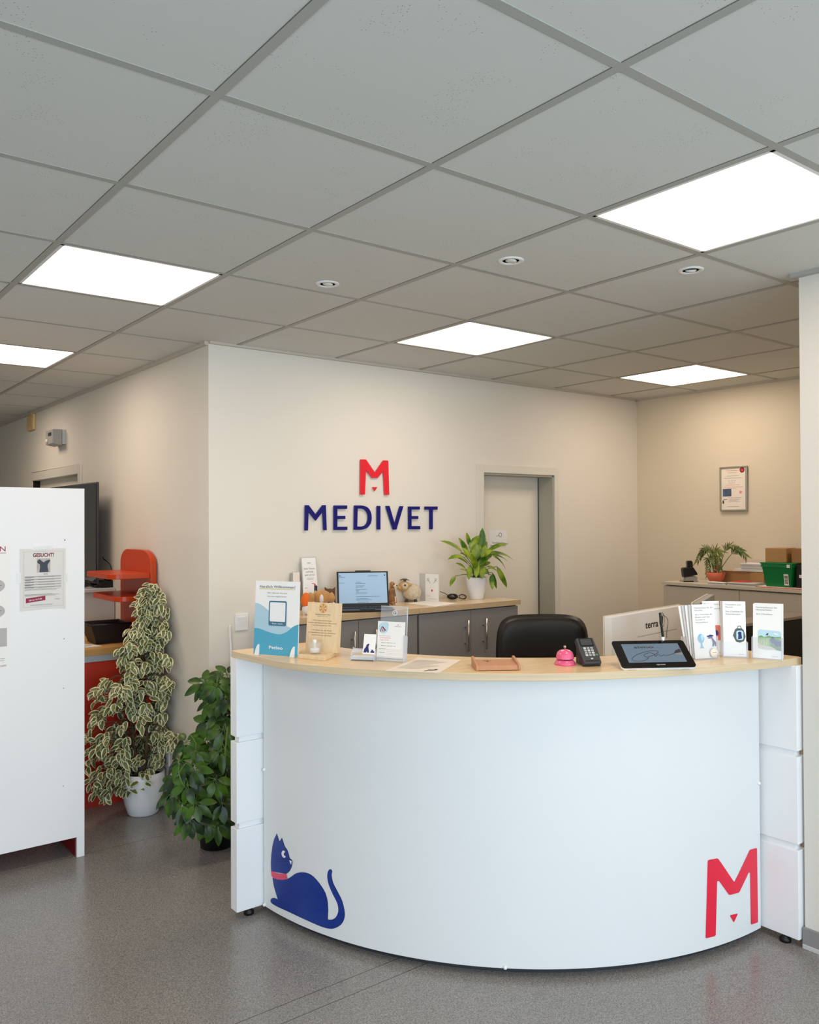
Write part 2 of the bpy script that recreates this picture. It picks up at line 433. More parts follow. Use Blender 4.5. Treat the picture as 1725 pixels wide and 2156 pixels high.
# ================================================================== THE ROOM
ZC = 2.614; YW = 3.055; XH = 1.708; XR = 5.338; XC = 3.03; YC = .54
X0, Y0, YE = -3.4, -4.0, 9.0
ST = dict(kind='structure')
MB().box((X0, Y0, -.06), (XR+.1, YE, 0), 'vinyl_floor').build('floor', **ST)
# ceiling: mineral tiles in an exposed 625 mm grid
cm = MB(); G = .625
cells = {(1, 3), (3, 0), (4, 3), (7, 3), (1, 6), (0, -3), (3, -3), (-3, 0), (-3, -3), (7, 0), (-2, 3), (-2, 6), (1, 9), (4, -5), (0, -6)}  # visible panels first, then unseen ones added to light the room
spots = [V3(1.631, 1.757, ZC), V3(2.006, 1.093, ZC), V3(2.642, .762, ZC)]
ti, tj = range(-6, 9), range(-7, 15)
for i in ti:
    for j in tj:
        if (i, j) in cells: continue
        x0, x1, y0, y1 = i*G+.004, (i+1)*G-.004, j*G+.004, (j+1)*G-.004
        cm.box((x0, y0, ZC+.0008), (x1, y1, ZC+.018), 'mineral_tile')
cm.build('ceiling', **ST)
ceil = bpy.data.objects['ceiling']
g = MB()
for i in range(-6, 10): g.box((i*G-.012, Y0, ZC-.0012), (i*G+.012, YE, ZC+.0005), 'grid_metal'); g.box((i*G-.0135, Y0, ZC-.0005), (i*G-.012, YE, ZC+.0008), 'grid_gap')
for j in range(-7, 16): g.box((X0, j*G-.012, ZC-.001), (XR, j*G+.012, ZC+.001), 'grid_metal'); g.box((X0, j*G+.012, ZC-.0005), (XR, j*G+.0128, ZC+.0008), 'grid_gap')
g.build('ceiling_grid', ceil)
MB().box((X0, Y0, ZC+.05), (XR+.1, YE, ZC+.1), 'white').build('ceiling', **ST)

# walls
def wall(name, a, b, m='wall_paint'): return MB().box(a, b, m).build(name, **ST)
DX0, DX1, DZ = 3.677, 4.37, 1.983
w = MB()
w.box((XH, YW, 0), (DX0, YW+.22, ZC+.05), 'wall_paint'); w.box((DX1, YW, 0), (XR, YW+.22, ZC+.05), 'wall_paint'); w.box((DX0, YW, DZ), (DX1, YW+.22, ZC+.05), 'wall_paint')
w.build('wall_back', **ST)
E0, E1, EZ = 5.30, 6.60, 2.02
w = MB()
w.box((XH, YW+.22, 0), (XH+.2, E0, ZC+.05), 'wall_paint'); w.box((XH, E1, 0), (XH+.2, YE, ZC+.05), 'wall_paint'); w.box((XH, E0, EZ), (XH+.2, E1, ZC+.05), 'wall_paint')
w.build('wall_hallway', **ST)
wall('wall_right', (XR, YC-1.5, 0), (XR+.1, YW+.22, ZC+.05), 'wall_warm')
wall('wall_column', (XC, Y0, 0), (XC+.14, YC, ZC+.05), 'column_paint')
wall('wall_side', (XC+.14, -.96, 0), (XR, -.86, ZC+.05), 'wall_paint')
wall('wall_end', (X0, YE, 0), (XR, YE+.1, ZC+.05), 'wall_paint')
# street front with shop windows behind the camera; left wall window added for side light
def win_wall(name, axis, pos, a, b, wins):
    w = MB(); z0, z1 = .35, 2.4
    def bx(u0, u1, za, zb):
        if axis == 'y': w.box((u0, pos-.12, za), (u1, pos, zb), 'wall_paint')
        else: w.box((pos-.12, u0, za), (pos, u1, zb), 'wall_paint')
    bx(a, b, 0, z0); bx(a, b, z1, ZC+.05); c = a
    for (p, q) in wins: bx(c, p, z0, z1); c = q
    bx(c, b, z0, z1); w.build(name, **ST)
    for k, (p, q) in enumerate(wins):
        f = MB()
        def fb(u0, u1, za, zb):
            if axis == 'y': f.box((u0, pos-.09, za), (u1, pos-.03, zb), 'white_plastic')
            else: f.box((pos-.09, u0, za), (pos-.03, u1, zb), 'white_plastic')
        fb(p, p+.06, z0, z1); fb(q-.06, q, z0, z1); fb(p, q, z0, z0+.06); fb(p, q, z1-.06, z1); fb((p+q)/2-.03, (p+q)/2+.03, z0, z1)
        f.build('window_%d' % (k+1 if axis == 'y' else k+4), **ST)
win_wall('wall_front', 'y', Y0, X0, XC, [(-3.0, -1.1), (-.8, 1.0), (1.2, 2.9)])
win_wall('wall_left', 'x', X0, Y0, YE, [(-3.4, -1.4)])  # window added only to let side light in
# wall angle trims under the ceiling
t = MB(); t.box((XH, YW-.022, ZC-.012), (XR, YW, ZC+.002), 'trim_cream'); t.build('trim_1', **ST)
t = MB(); t.box((XR-.022, YC, ZC-.012), (XR, YW, ZC+.002), 'trim_cream'); t.build('trim_2', **ST)
t = MB(); t.box((XH-.022, YW, ZC-.018), (XH, YE, ZC+.002), 'trim_cream'); t.build('trim_3', **ST)
t = MB(); t.box((XC-.03, Y0, ZC-.014), (XC, YC+.02, ZC+.002), 'grid_metal'); t.build('trim_4', **ST)
t = MB(); t.box((XC-.012, Y0, 0), (XC, YC+.004, .08), 'cab_gray'); t.box((XC-.016, Y0, 0), (XC-.012, YC+.004, .018), 'gray_light')
t.build('baseboard_column', bevel=.003, **ST)

# doors
d = MB()
d.box((DX0-.06, YW-.012, 0), (DX0, YW, DZ+.055), 'door_casing'); d.box((DX1, YW-.012, 0), (DX1+.04, YW, DZ+.055), 'door_casing'); d.box((DX0, YW-.012, DZ), (DX1, YW, DZ+.055), 'door_casing')
d1 = d.build('door_1', bevel=.002, **ST)
e = MB(); e.box((DX1-.012, YW, 0), (DX1, YW+.14, DZ), 'door_frame'); e.box((DX0, YW, 0), (DX0+.012, YW+.14, DZ), 'door_frame'); e.box((DX0, YW, DZ-.012), (DX1, YW+.14, DZ), 'door_frame')
e.box((DX1-.018, YW+.1365, 0), (DX1-.012, YW+.14, DZ-.012), 'dark_gray'); e.build('door_frame', d1)
MB().box((DX0+.006, YW+.14, .005), (DX1-.013, YW+.18, DZ-.012), 'door_leaf').build('door_leaf', d1)
d = MB()
d.box((XH-.012, E0-.07, 0), (XH, E0, EZ+.07), 'door_casing'); d.box((XH-.012, E1, 0), (XH, E1+.07, EZ+.07), 'door_casing'); d.box((XH-.012, E0, EZ), (XH, E1, EZ+.07), 'door_casing')
d2 = d.build('door_2', bevel=.002, **ST)
e = MB(); e.box((XH, E0, 0), (XH+.1, E0+.03, EZ), 'door_frame'); e.box((XH, E1-.03, 0), (XH+.1, E1, EZ), 'dark_gap'); e.build('door_frame', d2)
MB().box((XH+.05, E0+.03, .005), (XH+.09, E1-.03, EZ), 'door_leaf').build('door_leaf', d2)

# ------------------------------------------------------------------ ceiling lights
lab = {(3, 0): 'large square ceiling panel light nearest the white wall edge on the right', (1, 3): 'square ceiling panel light on the left in front of the hallway wall',
       (4, 3): 'square ceiling panel light above the wall lettering and doorway', (7, 3): 'small square ceiling panel light furthest back near the room corner',
       (1, 6): 'square ceiling panel light cut by the left edge over the hallway'}
for (i, j) in sorted(cells):
    cx, cy = (i+.5)*G, (j+.5)*G
    t = thing('ceiling_light', (cx, cy, ZC), lab.get((i, j), 'square ceiling panel light outside the picture, over the waiting area'), 'ceiling light', 'square panel lights in the grid ceiling' if (i, j) in lab else 'panel lights outside the picture')
    h = G/2-.013
    f = MB(); q = .012
    for a, b in (((-h, -h), (h, -h+q)), ((-h, h-q), (h, h)), ((-h, -h), (-h+q, h)), ((h-q, -h), (h, h))):
        f.box((cx+a[0], cy+a[1], ZC-.001), (cx+b[0], cy+b[1], ZC+.03), 'white_plastic')
    f.build('frame', t)
    MB().poly([(cx-h+q, cy-h+q, ZC+.002), (cx-h+q, cy+h-q, ZC+.002), (cx+h-q, cy+h-q, ZC+.002), (cx+h-q, cy-h+q, ZC+.002)], 'lamp_panel').build('diffuser', t)
sl = ['recessed round spotlight left of the other two, above the wall lettering', 'middle recessed round spotlight in the ceiling', 'recessed round spotlight on the right with its lamp tilted out']
for k, c in enumerate(spots):
    t = thing('recessed_spotlight', c, sl[k], 'spotlight', 'round ceiling spotlights')
    MB().lathe([(.031, .002), (.033, -.003), (.042, -.004), (.048, -.001), (.048, .002)], c, 'white_plastic').build('trim_ring', t)
    MB().lathe([(0, .0005), (.031, .0005)], c, 'dark_gray').build('housing', t)
    ax = V3(.35, .3, -1) if k == 2 else V3(-.1, .1, -1)
    MB().lathe([(0, .004), (.018, .003), (.022, -.001), (.019, -.005), (0, -.006)], c+V3(0, 0, -.001), 'lens', ax=ax).build('lamp', t)

# ================================================================== RECEPTION DESK
ZD = 1.115; ZU = 1.088
DC = V3(2.989, 2.164, 0); DR = 1.466
desk = thing('reception_desk', (2.3, 1.5, 0), 'white quarter-round reception desk with a beech top, cat and letter emblem on its front', 'desk')
ang = lambda t: math.radians(182.2+(269.9-182.2)*t)
def dpt(t, z, r=0): a = ang(t); return V3(DC.x+(DR+r)*math.cos(a), DC.y+(DR+r)*math.sin(a), z)
f = MB(); n = 140; vs = []; F = []
for k in range(n+1):
    t_ = k/n; vs += [dpt(t_, .03), dpt(t_, ZU), dpt(t_, ZU, -.02), dpt(t_, .03, -.02)]
for k in range(n):
    a, b = 4*k, 4*k+4
    F += [(a, b, b+1, a+1), (a+1, b+1, b+2, a+2), (a+2, b+2, b+3, a+3), (a+3, b+3, b, a)]
F += [(0, 1, 2, 3), (4*n+3, 4*n+2, 4*n+1, 4*n)]
f.add(vs, F, 'curve_white', True)
fp = f.build('front_panel', desk)
for p_ in fp.data.polygons: p_.use_smooth = abs(p_.normal.z) < .5 and len(p_.vertices) == 4
em = fp.modifiers.new('s', 'EDGE_SPLIT'); em.split_angle = .6
pl = MB(); vs = []; F = []
for k in range(61):
    t_ = k/60; vs += [dpt(t_, 0, -.035), dpt(t_, .06, -.035)]
pl.add(vs, [(2*k, 2*k+2, 2*k+3, 2*k+1) for k in range(60)], 'dark_gray', True); pl.build('plinth', desk)
for t_, z in ((.004, .03), (.004, .60), (.996, .60), (.5, .028)):
    q = dpt(t_, z+.006, .003); MB().ball(q, .007, 'white').build('cover_cap', desk)
# the two straight side panels: three boards with recessed bands between
segs = [(.03, .374), (.398, .735), (.758, ZU)]
for side in 'LR':
    pn = MB(); gp = MB()
    for a, b in segs:
        if side == 'L': pn.box((1.402, 2.114, a), (1.77, 2.171, b), 'desk_white')
        else: pn.box((3.002, .55, a), (3.059, .93, b), 'desk_white')
    if side == 'L': gp.box((1.418, 2.124, .3), (1.75, 2.161, .8), 'desk_white')
    else: gp.box((3.012, .566, .3), (3.049, .91, .8), 'desk_white')
    sp_ = pn.build('side_panel', desk, bevel=.002)
    gp.build('groove_strip', sp_)
for q in (V3(1.47, 2.14, 0), V3(3.02, .615, 0), V3(1.95, 2.14, 0)):
    MB().lathe([(.0, 0), (.022, 0), (.022, .012), (.012, .02), (.012, .032)], q, 'black', seg=18).build('foot', desk)
outer = [(1.402, 2.160), (1.415, 2.04), (1.429, 1.754), (1.462, 1.64), (1.52, 1.55), (1.62, 1.385), (1.727, 1.243), (1.84, 1.115), (1.966, 1.006), (2.107, .908), (2.259, .82), (2.43, .741), (2.624, .67), (2.834, .603), (2.953, .574), (3.06, .553)]
oc = [V3(*p, 0) for p in outer]
oc = [PZ(x, y, ZU) for x, y in ((487, 1383), (500, 1387), (540, 1396), (600, 1409), (700, 1419.3), (800, 1426), (900, 1430.6), (1000, 1433.6), (1100, 1434.5), (1200, 1433.4), (1300, 1430), (1400, 1425), (1500, 1418), (1600, 1409.5), (1650, 1404), (1688, 1398.5))]
oc = catmull(oc, 6)
for p in oc: p.z = ZU
inner = [V3(DC.x+1.20*math.cos(a), DC.y+1.20*math.sin(a), ZU) for a in [math.radians(268-(268-181)*k/40) for k in range(41)]]
inner[0] = V3(3.06, .965, ZU)
outl = oc + [V3(3.075, .58, ZU)] + inner + [V3(1.79, 2.171, ZU)]
c = MB(); c.prism(outl, (0, 0, ZD-ZU), 'beech', 'beech_edge'); c.build('countertop', desk, bevel=.0015)
# inner work surface, hidden behind the front
wk = MB(); io = [V3(DC.x+1.44*math.cos(a), DC.y+1.44*math.sin(a), .72) for a in [math.radians(183+85*k/30) for k in range(31)]]
ii = [V3(DC.x+.75*math.cos(a), DC.y+.75*math.sin(a), .72) for a in [math.radians(268-85*k/30) for k in range(31)]]
wk.prism(io+ii, (0, 0, .025), 'beech', 'beech_edge'); wk.build('work_surface', desk)

# flat decals wrapped on the round front: fine triangles laid 1.5 mm off the panel
def to_desk(x, y):
    d = ray(x, y); o = CAM-DC; r = DR+.0012
    a = d.x**2+d.y**2; b = 2*(o.x*d.x+o.y*d.y); c_ = o.x**2+o.y**2-r*r
    t_ = (-b-math.sqrt(b*b-4*a*c_))/(2*a); P = CAM+d*t_
    return math.atan2(P.y-DC.y, P.x-DC.x) % (2*pi), P.z
def decal(polys, name, lift=.0012):
    out = MB()
    for px, m, l in polys:
        pts = [to_desk(*q) for q in px]
        bm = bmesh.new(); vv = [bm.verts.new((a*DR, z, 0)) for a, z in pts]; bm.faces.new(vv)
        bmesh.ops.triangulate(bm, faces=bm.faces[:])
        for _ in range(7):
            es = [e for e in bm.edges if e.calc_length() > .022]
            if not es: break
            bmesh.ops.subdivide_edges(bm, edges=es, cuts=1); bmesh.ops.triangulate(bm, faces=bm.faces[:])
        bm.verts.index_update(); r = DR+l
        out.add([(DC.x+r*math.cos(v.co.x/DR), DC.y+r*math.sin(v.co.x/DR), v.co.y) for v in bm.verts], [tuple(v.index for v in f_.verts) for f_ in bm.faces], m); bm.free()
    return out.build(name, desk)
k8 = lambda P: [(1420+x/2.9935, 1380+y/2.9935) for x, y in P]
k7 = lambda P: [(480+x/5.39, 1720+y/5.39) for x, y in P]
def rnd(P, r=.12):
    """softens the corners of a px outline"""
    out = []; n = len(P)
    for i in range(n):
        a, b, c = Vector(P[i-1]), Vector(P[i]), Vector(P[(i+1) % n])
        u = (a-b); v = (c-b); d_ = min(u.length, v.length, 60)*r
        out += [tuple(b+u.normalized()*d_), tuple(b+u.normalized()*d_*.3+v.normalized()*d_*.3), tuple(b+v.normalized()*d_)]
    return out
decal([(k8(rnd([(212, 1290), (276, 1278), (379, 1430), (477, 1225), (522, 1213), (529, 1682), (484, 1697), (479, 1370), (470, 1368), (410, 1495), (347, 1511), (282, 1421), (271, 1424), (262, 1768), (198, 1784)])), 'decal_red', .0014),
       (k8(rnd([(350, 1638), (403, 1626), (376, 1684)])), 'decal_red', .0014)], 'emblem_decal')
cl = lambda P, n=5: [tuple(v[:2]) for v in catmull([V3(*p, 0) for p in P], n, True)]
co = lambda P, n=5: [tuple(v[:2]) for v in catmull([V3(*p, 0) for p in P], n)]
head = [(492, 612), (490, 520), (496, 420), (508, 330), (528, 250)] + [(553, 190), (583, 285), (612, 238)] + co([(630, 300), (645, 340), (668, 372), (684, 412), (700, 470), (728, 497), (725, 545), (712, 585), (690, 622), (658, 644)], 3)
body = co([(522, 780), (508, 690)], 1) + [(560, 706), (620, 712), (678, 706)] + co([(678, 706), (722, 680), (770, 646), (830, 632), (890, 638), (945, 662), (1000, 712), (1060, 790), (1105, 870), (1128, 960), (1135, 1060)], 4) + \
    [(1130, 1150), (1133, 1166)] + co([(1150, 1170), (1185, 1168), (1225, 1143), (1250, 1095), (1256, 1040), (1240, 970), (1190, 870), (1148, 770), (1130, 680), (1140, 618), (1162, 597), (1180, 615), (1174, 660), (1192, 750), (1240, 845), (1290, 945), (1318, 1050), (1322, 1130), (1300, 1195), (1250, 1243), (1180, 1266), (1100, 1255), (1000, 1217), (850, 1150), (680, 1070), (560, 1015), (497, 975), (487, 945), (502, 925), (535, 924)], 4) + [(568, 937)] + [(545, 860)]
coll = [(490, 608), (530, 628), (580, 642), (620, 646), (663, 643), (680, 704), (620, 714), (560, 708), (525, 694), (498, 676)]
eye = co([(650, 392), (632, 380), (615, 392), (610, 420), (622, 452), (642, 464), (656, 455)], 3) + co([(656, 445), (640, 435), (636, 415), (650, 400)], 3)
nose = [(697, 491), (727, 500), (718, 543)]
def bar(P, w=2.2):
    a = [(x, y-w) for x, y in P]; b = [(x, y+w) for x, y in reversed(P)]; return a+b
wh = [bar([(572, 480), (620, 476), (665, 480), (694, 490)]), bar([(580, 510), (630, 504), (688, 508)]), bar([(610, 552), (650, 545), (694, 546)])]
haunch = bar(co([(820, 905), (818, 850), (850, 800), (900, 785), (940, 800)], 4), 2)
def outline(P, w):
    n = len(P); out = []
    cx = sum(p[0] for p in P)/n
    area = sum(P[i-1][0]*P[i][1]-P[i][0]*P[i-1][1] for i in range(n))
    sg = 1 if area > 0 else -1
    for i in range(n):
        a, b, c_ = Vector(P[i-1]), Vector(P[i]), Vector(P[(i+1) % n]); d_ = (c_-a)
        if d_.length < 1e-6: continue
        d_.normalize(); out.append((b.x+sg*d_.y*w, b.y-sg*d_.x*w))
    return out
decal([(k7(outline(head, 3.5)), 'cat_line', .0009), (k7(outline(body, 3.5)), 'cat_line', .0009), (k7(head), 'cat_blue', .0014), (k7(body), 'cat_blue', .0014), (k7(coll), 'cat_pink', .0019),
       (k7(eye), 'white', .0019), (k7(nose), 'white', .0019)] + [(k7(w_), 'cat_line', .0019) for w_ in wh], 'cat_decal')

# ================================================================== WALL LETTERING
kl = lambda x, y: PY(600+x/4.792, 940+y/4.792, YW-.014)
kk = lambda P: [kl(*p) for p in P]
def letter(P, name, label, cat, m='letter_blue', grp=None, inner=None, extra=None):
    mb = MB()
    if inner: mb.ring(kk(P), kk(inner), (0, .007, 0), m)
    else: mb.prism(kk(P), (0, .007, 0), m)
    if extra is None: return mb.build(name, None, bevel=.0008, label=label, category=cat, group=grp)
    t = thing(name, mb.v[0], label, cat); mb.build('letter_shape', t, bevel=.0008); MB().prism(kk(extra), (0, .007, 0), m).build('triangle', t); return t
letter([(765, 130), (820, 130), (910, 262), (993, 140), (1045, 142), (1055, 488), (1008, 488), (995, 250), (938, 317), (882, 317), (820, 238), (810, 485), (762, 485)], 'wall_emblem',
       'red raised M emblem with a small triangle, above the blue word on the wall', 'sign', 'emblem_red', extra=[(885, 410), (935, 410), (910, 448)])
GL = 'dark blue raised letters of the wall word'
Dn = 14
Do = [(702, 595)] + co([(775, 595), (830, 610), (866, 655), (878, 715), (868, 775), (830, 822), (775, 840)], 3) + [(698, 841)]
Di = [(736, 626)] + co([(775, 627), (808, 640), (832, 672), (840, 715), (832, 762), (808, 796), (775, 808)], 3) + [(732, 808)]
for nm, P, I, lb in (
    ('M', [(205, 592), (242, 592), (312, 685), (380, 592), (415, 592), (424, 845), (390, 845), (383, 660), (312, 750), (240, 660), (235, 848), (200, 848)], None, 'dark blue raised letter M, first of the word on the back wall'),
    ('E', [(495, 595), (630, 595), (630, 630), (531, 630), (531, 700), (612, 700), (612, 732), (531, 732), (531, 810), (632, 810), (632, 843), (495, 843)], None, 'dark blue raised letter E between the M and the D on the back wall'),
    ('D', Do, Di, 'dark blue raised letter D on the back wall'),
    ('I', [(930, 600), (966, 600), (966, 838), (930, 838)], None, 'dark blue raised letter I, the single upright stroke on the back wall'),
    ('V', [(1018, 600), (1058, 600), (1110, 778), (1160, 602), (1198, 602), (1128, 838), (1092, 838)], None, 'dark blue raised letter V on the back wall'),
    ('E', [(1247, 605), (1364, 605), (1364, 636), (1280, 636), (1280, 702), (1348, 702), (1348, 732), (1280, 732), (1280, 803), (1368, 803), (1368, 835), (1249, 835)], None, 'dark blue raised letter E between the V and the T on the back wall'),
    ('T', [(1413, 605), (1543, 605), (1543, 638), (1495, 638), (1495, 835), (1462, 835), (1462, 638), (1413, 638)], None, 'dark blue raised letter T, last of the word on the back wall')):
    letter(P, 'sign_letter', lb, 'letter', grp=GL, inner=I)
# light switch
t = MB(); a = PY(494.5, 1293, YW); b = PY(522, 1326, YW)
sw = thing('light_switch', (a.x, YW, a.z), 'white square rocker light switch on the back wall beside the welcome board', 'switch')
t.box((a.x, YW-.009, b.z), (b.x, YW, a.z), 'white_plastic'); t.build('plate', sw, bevel=.003)
MB().hexa([(a.x+.016, YW-.009, b.z+.016), (b.x-.016, YW-.009, b.z+.016), (b.x-.016, YW, b.z+.016), (a.x+.016, YW, b.z+.016)], [(a.x+.016, YW-.014, a.z-.016), (b.x-.016, YW-.014, a.z-.016), (b.x-.016, YW, a.z-.016), (a.x+.016, YW, a.z-.016)], 'white_plastic').build('rocker', sw, bevel=.001)
# ================================================================== COUNTER ALONG THE BACK WALL
ZK = 1.16; YF = 2.66
XS = PY(883, 1283, YF).x; XE = PY(1097, 1262, YF).x; XL = XS-(XE-XS)
def cupboard(x0, x1, label, hs):
    t = thing('base_cupboard', ((x0+x1)/2, (YF+YW)/2, 0), label, 'cupboard', 'grey base cupboards under the beech worktops')
    c = MB(); c.box((x0, YF+.035, .06), (x1, YW-.004, ZK-.032), 'cab_gray'); c.box((x0+.02, YF+.06, 0), (x1-.02, YW-.02, .06), 'dark_gap'); c.build('body', t)
    xm = (x0+x1)/2
    for k, (a, b) in enumerate(((x0+.006, xm-.0012), (xm+.0012, x1-.004))):
        dd = MB().box((a, YF+.012, .07), (b, YF+.033, ZK-.038), 'cab_gray').build('door', t, bevel=.001)
        hx = PY(hs[k], 1340, YF).x; h = MB(); z0, z1 = hs[2], hs[3]
        h.tube([(hx, YF-.022, z0), (hx, YF-.022, z1)], .006, 'steel', 12)
        for z in (z0+.045, z1-.045): h.tube([(hx, YF-.022, z), (hx, YF+.012, z)], .004, 'steel', 8)
        h.build('handle', dd)
hz = (PY(982, 1371, YF).z, PY(982, 1305, YF).z)
cupboard(XS+.002, XE-.012, 'grey two-door cupboard with long steel bar handles below the potted lily', (982, 1020)+hz)
cupboard(XL, XS-.002, 'grey two-door cupboard with steel bar handles below the laptop', (743, 788)+hz)
for x0, x1, lb in ((XS+.001, XE, 'beech worktop right of the seam, carrying the potted lily'), (XL, XS-.001, 'beech worktop left of the seam, carrying the open laptop')):
    c = MB(); c.box((x0, YF, ZK-.03), (x1, YW-.003, ZK), 'counter_edge'); c.poly([(x0, YF, ZK+.0004), (x1, YF, ZK+.0004), (x1, YW-.003, ZK+.0004), (x0, YW-.003, ZK+.0004)], 'counter_wood')
    c.build('worktop', None, label=lb, category='worktop', group='beech worktops on the cupboards')

# laptop
fr, W, H = stand((711, 1277), (820, 1274.5), (704, 1204), ZK+.016, .25)
fr = Fr(fr.O, fr.U, fr.V, fr.N)
lt = thing('laptop', fr.p(W/2, 0)-V3(0, 0, .016), 'open black laptop showing a pale blue document on the beech worktop', 'laptop')
fw = V3(fr.U.y, -fr.U.x, 0)
bf = Fr(V3(fr.O.x, fr.O.y, ZK), fr.U, fw, V3(0, 0, 1))
b = MB(); D = .2
b.hexa([bf.p(0, .0, .001), bf.p(W, 0, .001), bf.p(W-.01, D-.01, .001), bf.p(.01, D-.01, .001)], [bf.p(0, 0, .016), bf.p(W, 0, .016), bf.p(W, D, .012), bf.p(0, D, .012)], 'dark_gray'); b.build('base', lt, bevel=.001)
k = MB()
for r in range(5):
    for c_ in range(14):
        u = .02+(W-.04)*c_/14; v = .025+r*.02
        k.box((u, v, .0158), (u+(W-.04)/14-.004, v+.016, .0175), 'key', bf)
k.build('keyboard', lt)
MB().box((W*.36, .135, .0145), (W*.64, D-.012, .0152), 'black_plastic', bf).build('touchpad', lt)
s_ = MB(); s_.box((0, 0, -.006), (W, H, 0), 'black_plastic', fr); s_.box((W*.36, H-.002, -.006), (W*.66, H+.006, 0), 'black_plastic', fr)
ld = s_.build('lid', lt, bevel=.001)
q = MB(); q.rect(fr, .01, .016, W-.01, H-.008, 'laptop_screen', .0006)
q.rect(fr, .01, H-.03, W-.01, H-.014, 'gray_light', .0008) if False else None
for k_, (u0, u1, v) in enumerate([(.03, .10, .86), (.03, .16, .82), (.6, .8, .86)] + [(.36, .36+.22*(.5+.5*math.sin(i*2.3)), .68-i*.035) for i in range(11)] + [(.03, .15, .66), (.36, .82, .26), (.36, .6, .2), (.36, .66, .165)]):
    q.rect(fr, W*u0, H*v, W*u1, H*v+.0022, 'screen_line', .0009)
for i in range(7): q.rect(fr, W*(.4+i*.03), .019, W*(.4+i*.03)+.004, .023, 'blue_dark', .0009)
q.rect(fr, .016, H*.87, .02, H*.9, 'blue_dark', .0009); q.disc(fr, W*.93, H*.885, .004, 'black', .0009)
q.build('screen', lt)

# figurines and plush toys
def at(x, y, Y): return PY(x, y, Y)
p = PZ(827, 1273, ZK); dg = thing('dog_figurine', p, 'small tan dog figurine sitting upright between the laptop and the sheep', 'figurine')
rt = V3(RX.x, RX.y, 0).normalized(); bk = V3(FX.x, FX.y, 0).normalized()
cf = Fr(p, rt, bk, V3(0, 0, 1))
m = MB(); m.tube([cf.p(0, 0, .008), cf.p(-.003, 0, .04), cf.p(-.004, 0, .075), cf.p(-.002, 0, .1)], [.027, .027, .021, .016], 'dog_tan', 16)
m.ball(cf.p(.002, -.012, .012), (.022, .022, .012), 'dog_tan'); m.ball(cf.p(-.002, 0, .118), (.017, .018, .02), 'dog_tan'); m.build('body', dg)
m = MB(); m.ball(cf.p(.014, -.006, .112), (.013, .009, .008), 'dog_white'); m.ball(cf.p(.025, -.007, .114), .004, 'black'); m.build('muzzle', dg)
m = MB(); m.ball(cf.p(-.012, -.01, .108), (.008, .005, .018), 'dog_tan'); m.build('ear', dg)
m = MB(); m.ball(cf.p(.007, -.018, .124), .0035, 'black'); m.build('eye', dg)
m = MB()
for s in (-1, 1): m.tube([cf.p(.008+s*.007, -.014, .05), cf.p(.01+s*.007, -.018, .002)], [.006, .006], 'dog_white', 10); m.ball(cf.p(.012+s*.007, -.022, .005), (.008, .008, .005), 'dog_white')
m.build('front_legs', dg)
p = PZ(865, 1267, ZK); sh_ = thing('sheep_figurine', p, 'round woolly sheep figurine with a big smiling eye and grey tuft', 'figurine'); cf = Fr(p, rt, bk, V3(0, 0, 1))
def wool(d): return 1+.03*math.sin(d.x*31)*math.sin(d.y*29)*math.sin(d.z*27)
m = MB(); m.ball(cf.p(.008, .01, .058), (.058, .05, .052), 'wool', 48, cf, wool); m.build('body', sh_)
m = MB(); m.ball(cf.p(-.038, -.015, .098), (.035, .03, .032), 'face_tan', 24, cf); m.ball(cf.p(-.064, -.02, .088), (.02, .018, .015), 'face_tan', 16, cf); m.build('head', sh_)
m = MB(); m.ball(cf.p(-.034, -.04, .1), (.021, .009, .021), 'wool', 20, cf); m.ball(cf.p(-.034, -.049, .106), (.006, .004, .005), 'black', 12, cf); m.tube([cf.p(-.034+.021*math.cos(a*pi/8), -.046, .1+.021*math.sin(a*pi/8)) for a in range(8, 17)], .0016, 'face_tan', 6); m.build('eye', sh_)
m = MB(); m.ball(cf.p(-.008, -.025, .108), (.016, .006, .009), 'face_tan', 16, cf); m.build('ear', sh_)
m = MB()
for k in range(26):
    a = random.uniform(-1.2, 1.2); b_ = random.uniform(-.02, .02)
    m.tube([cf.p(-.036, -.01+b_, .126), cf.p(-.036+.014*math.sin(a), -.01+b_, .138), cf.p(-.036+.034*math.sin(a)+random.uniform(-.006, .006), -.018+b_*1.6, .147-.012*abs(a)+random.uniform(-.006, .006))], [.0022, .0018, .0006], 'hair_gray', 5)
m.build('tuft', sh_)
for s in (-.026, .03): MB().tube([cf.p(s, -.01, .014), cf.p(s, -.012, 0)], [.009, .012], 'dark_gray', 10).build('leg', sh_)
p = PZ(695, 1270, ZK); p = PY(695, 1256, 2.98); p.z = ZK
ow = thing('owl_figurine', p, 'small brown owl figurine peeping out left of the laptop', 'figurine'); cf = Fr(p, rt, bk, V3(0, 0, 1))
zt = PY(695, 1238, 2.98).z-ZK
m = MB(); m.lathe([(0, 0), (.026, .002), (.032, .03), (.03, zt*.6), (.029, zt-.02), (.02, zt-.006), (0, zt-.003)], p, 'owl_brown', 24)
for s in (-1, 1): m.hexa([cf.p(s*.028, -.008, zt-.022), cf.p(s*.008, -.008, zt-.01), cf.p(s*.008, .008, zt-.01), cf.p(s*.028, .008, zt-.022)], [cf.p(s*.031, -.001, zt+.006)]*2+[cf.p(s*.03, .001, zt+.006)]*2, 'owl_brown')
m.build('body', ow)
m = MB()
for s in (-1, 1): m.ball(cf.p(s*.012, -.026, zt-.03), (.008, .004, .008), 'face_tan', 14, cf); m.ball(cf.p(s*.012, -.03, zt-.03), (.004, .002, .004), 'black', 10, cf)
m.ball(cf.p(0, -.03, zt-.042), (.003, .003, .006), 'ivory', 8, cf); m.build('face', ow)
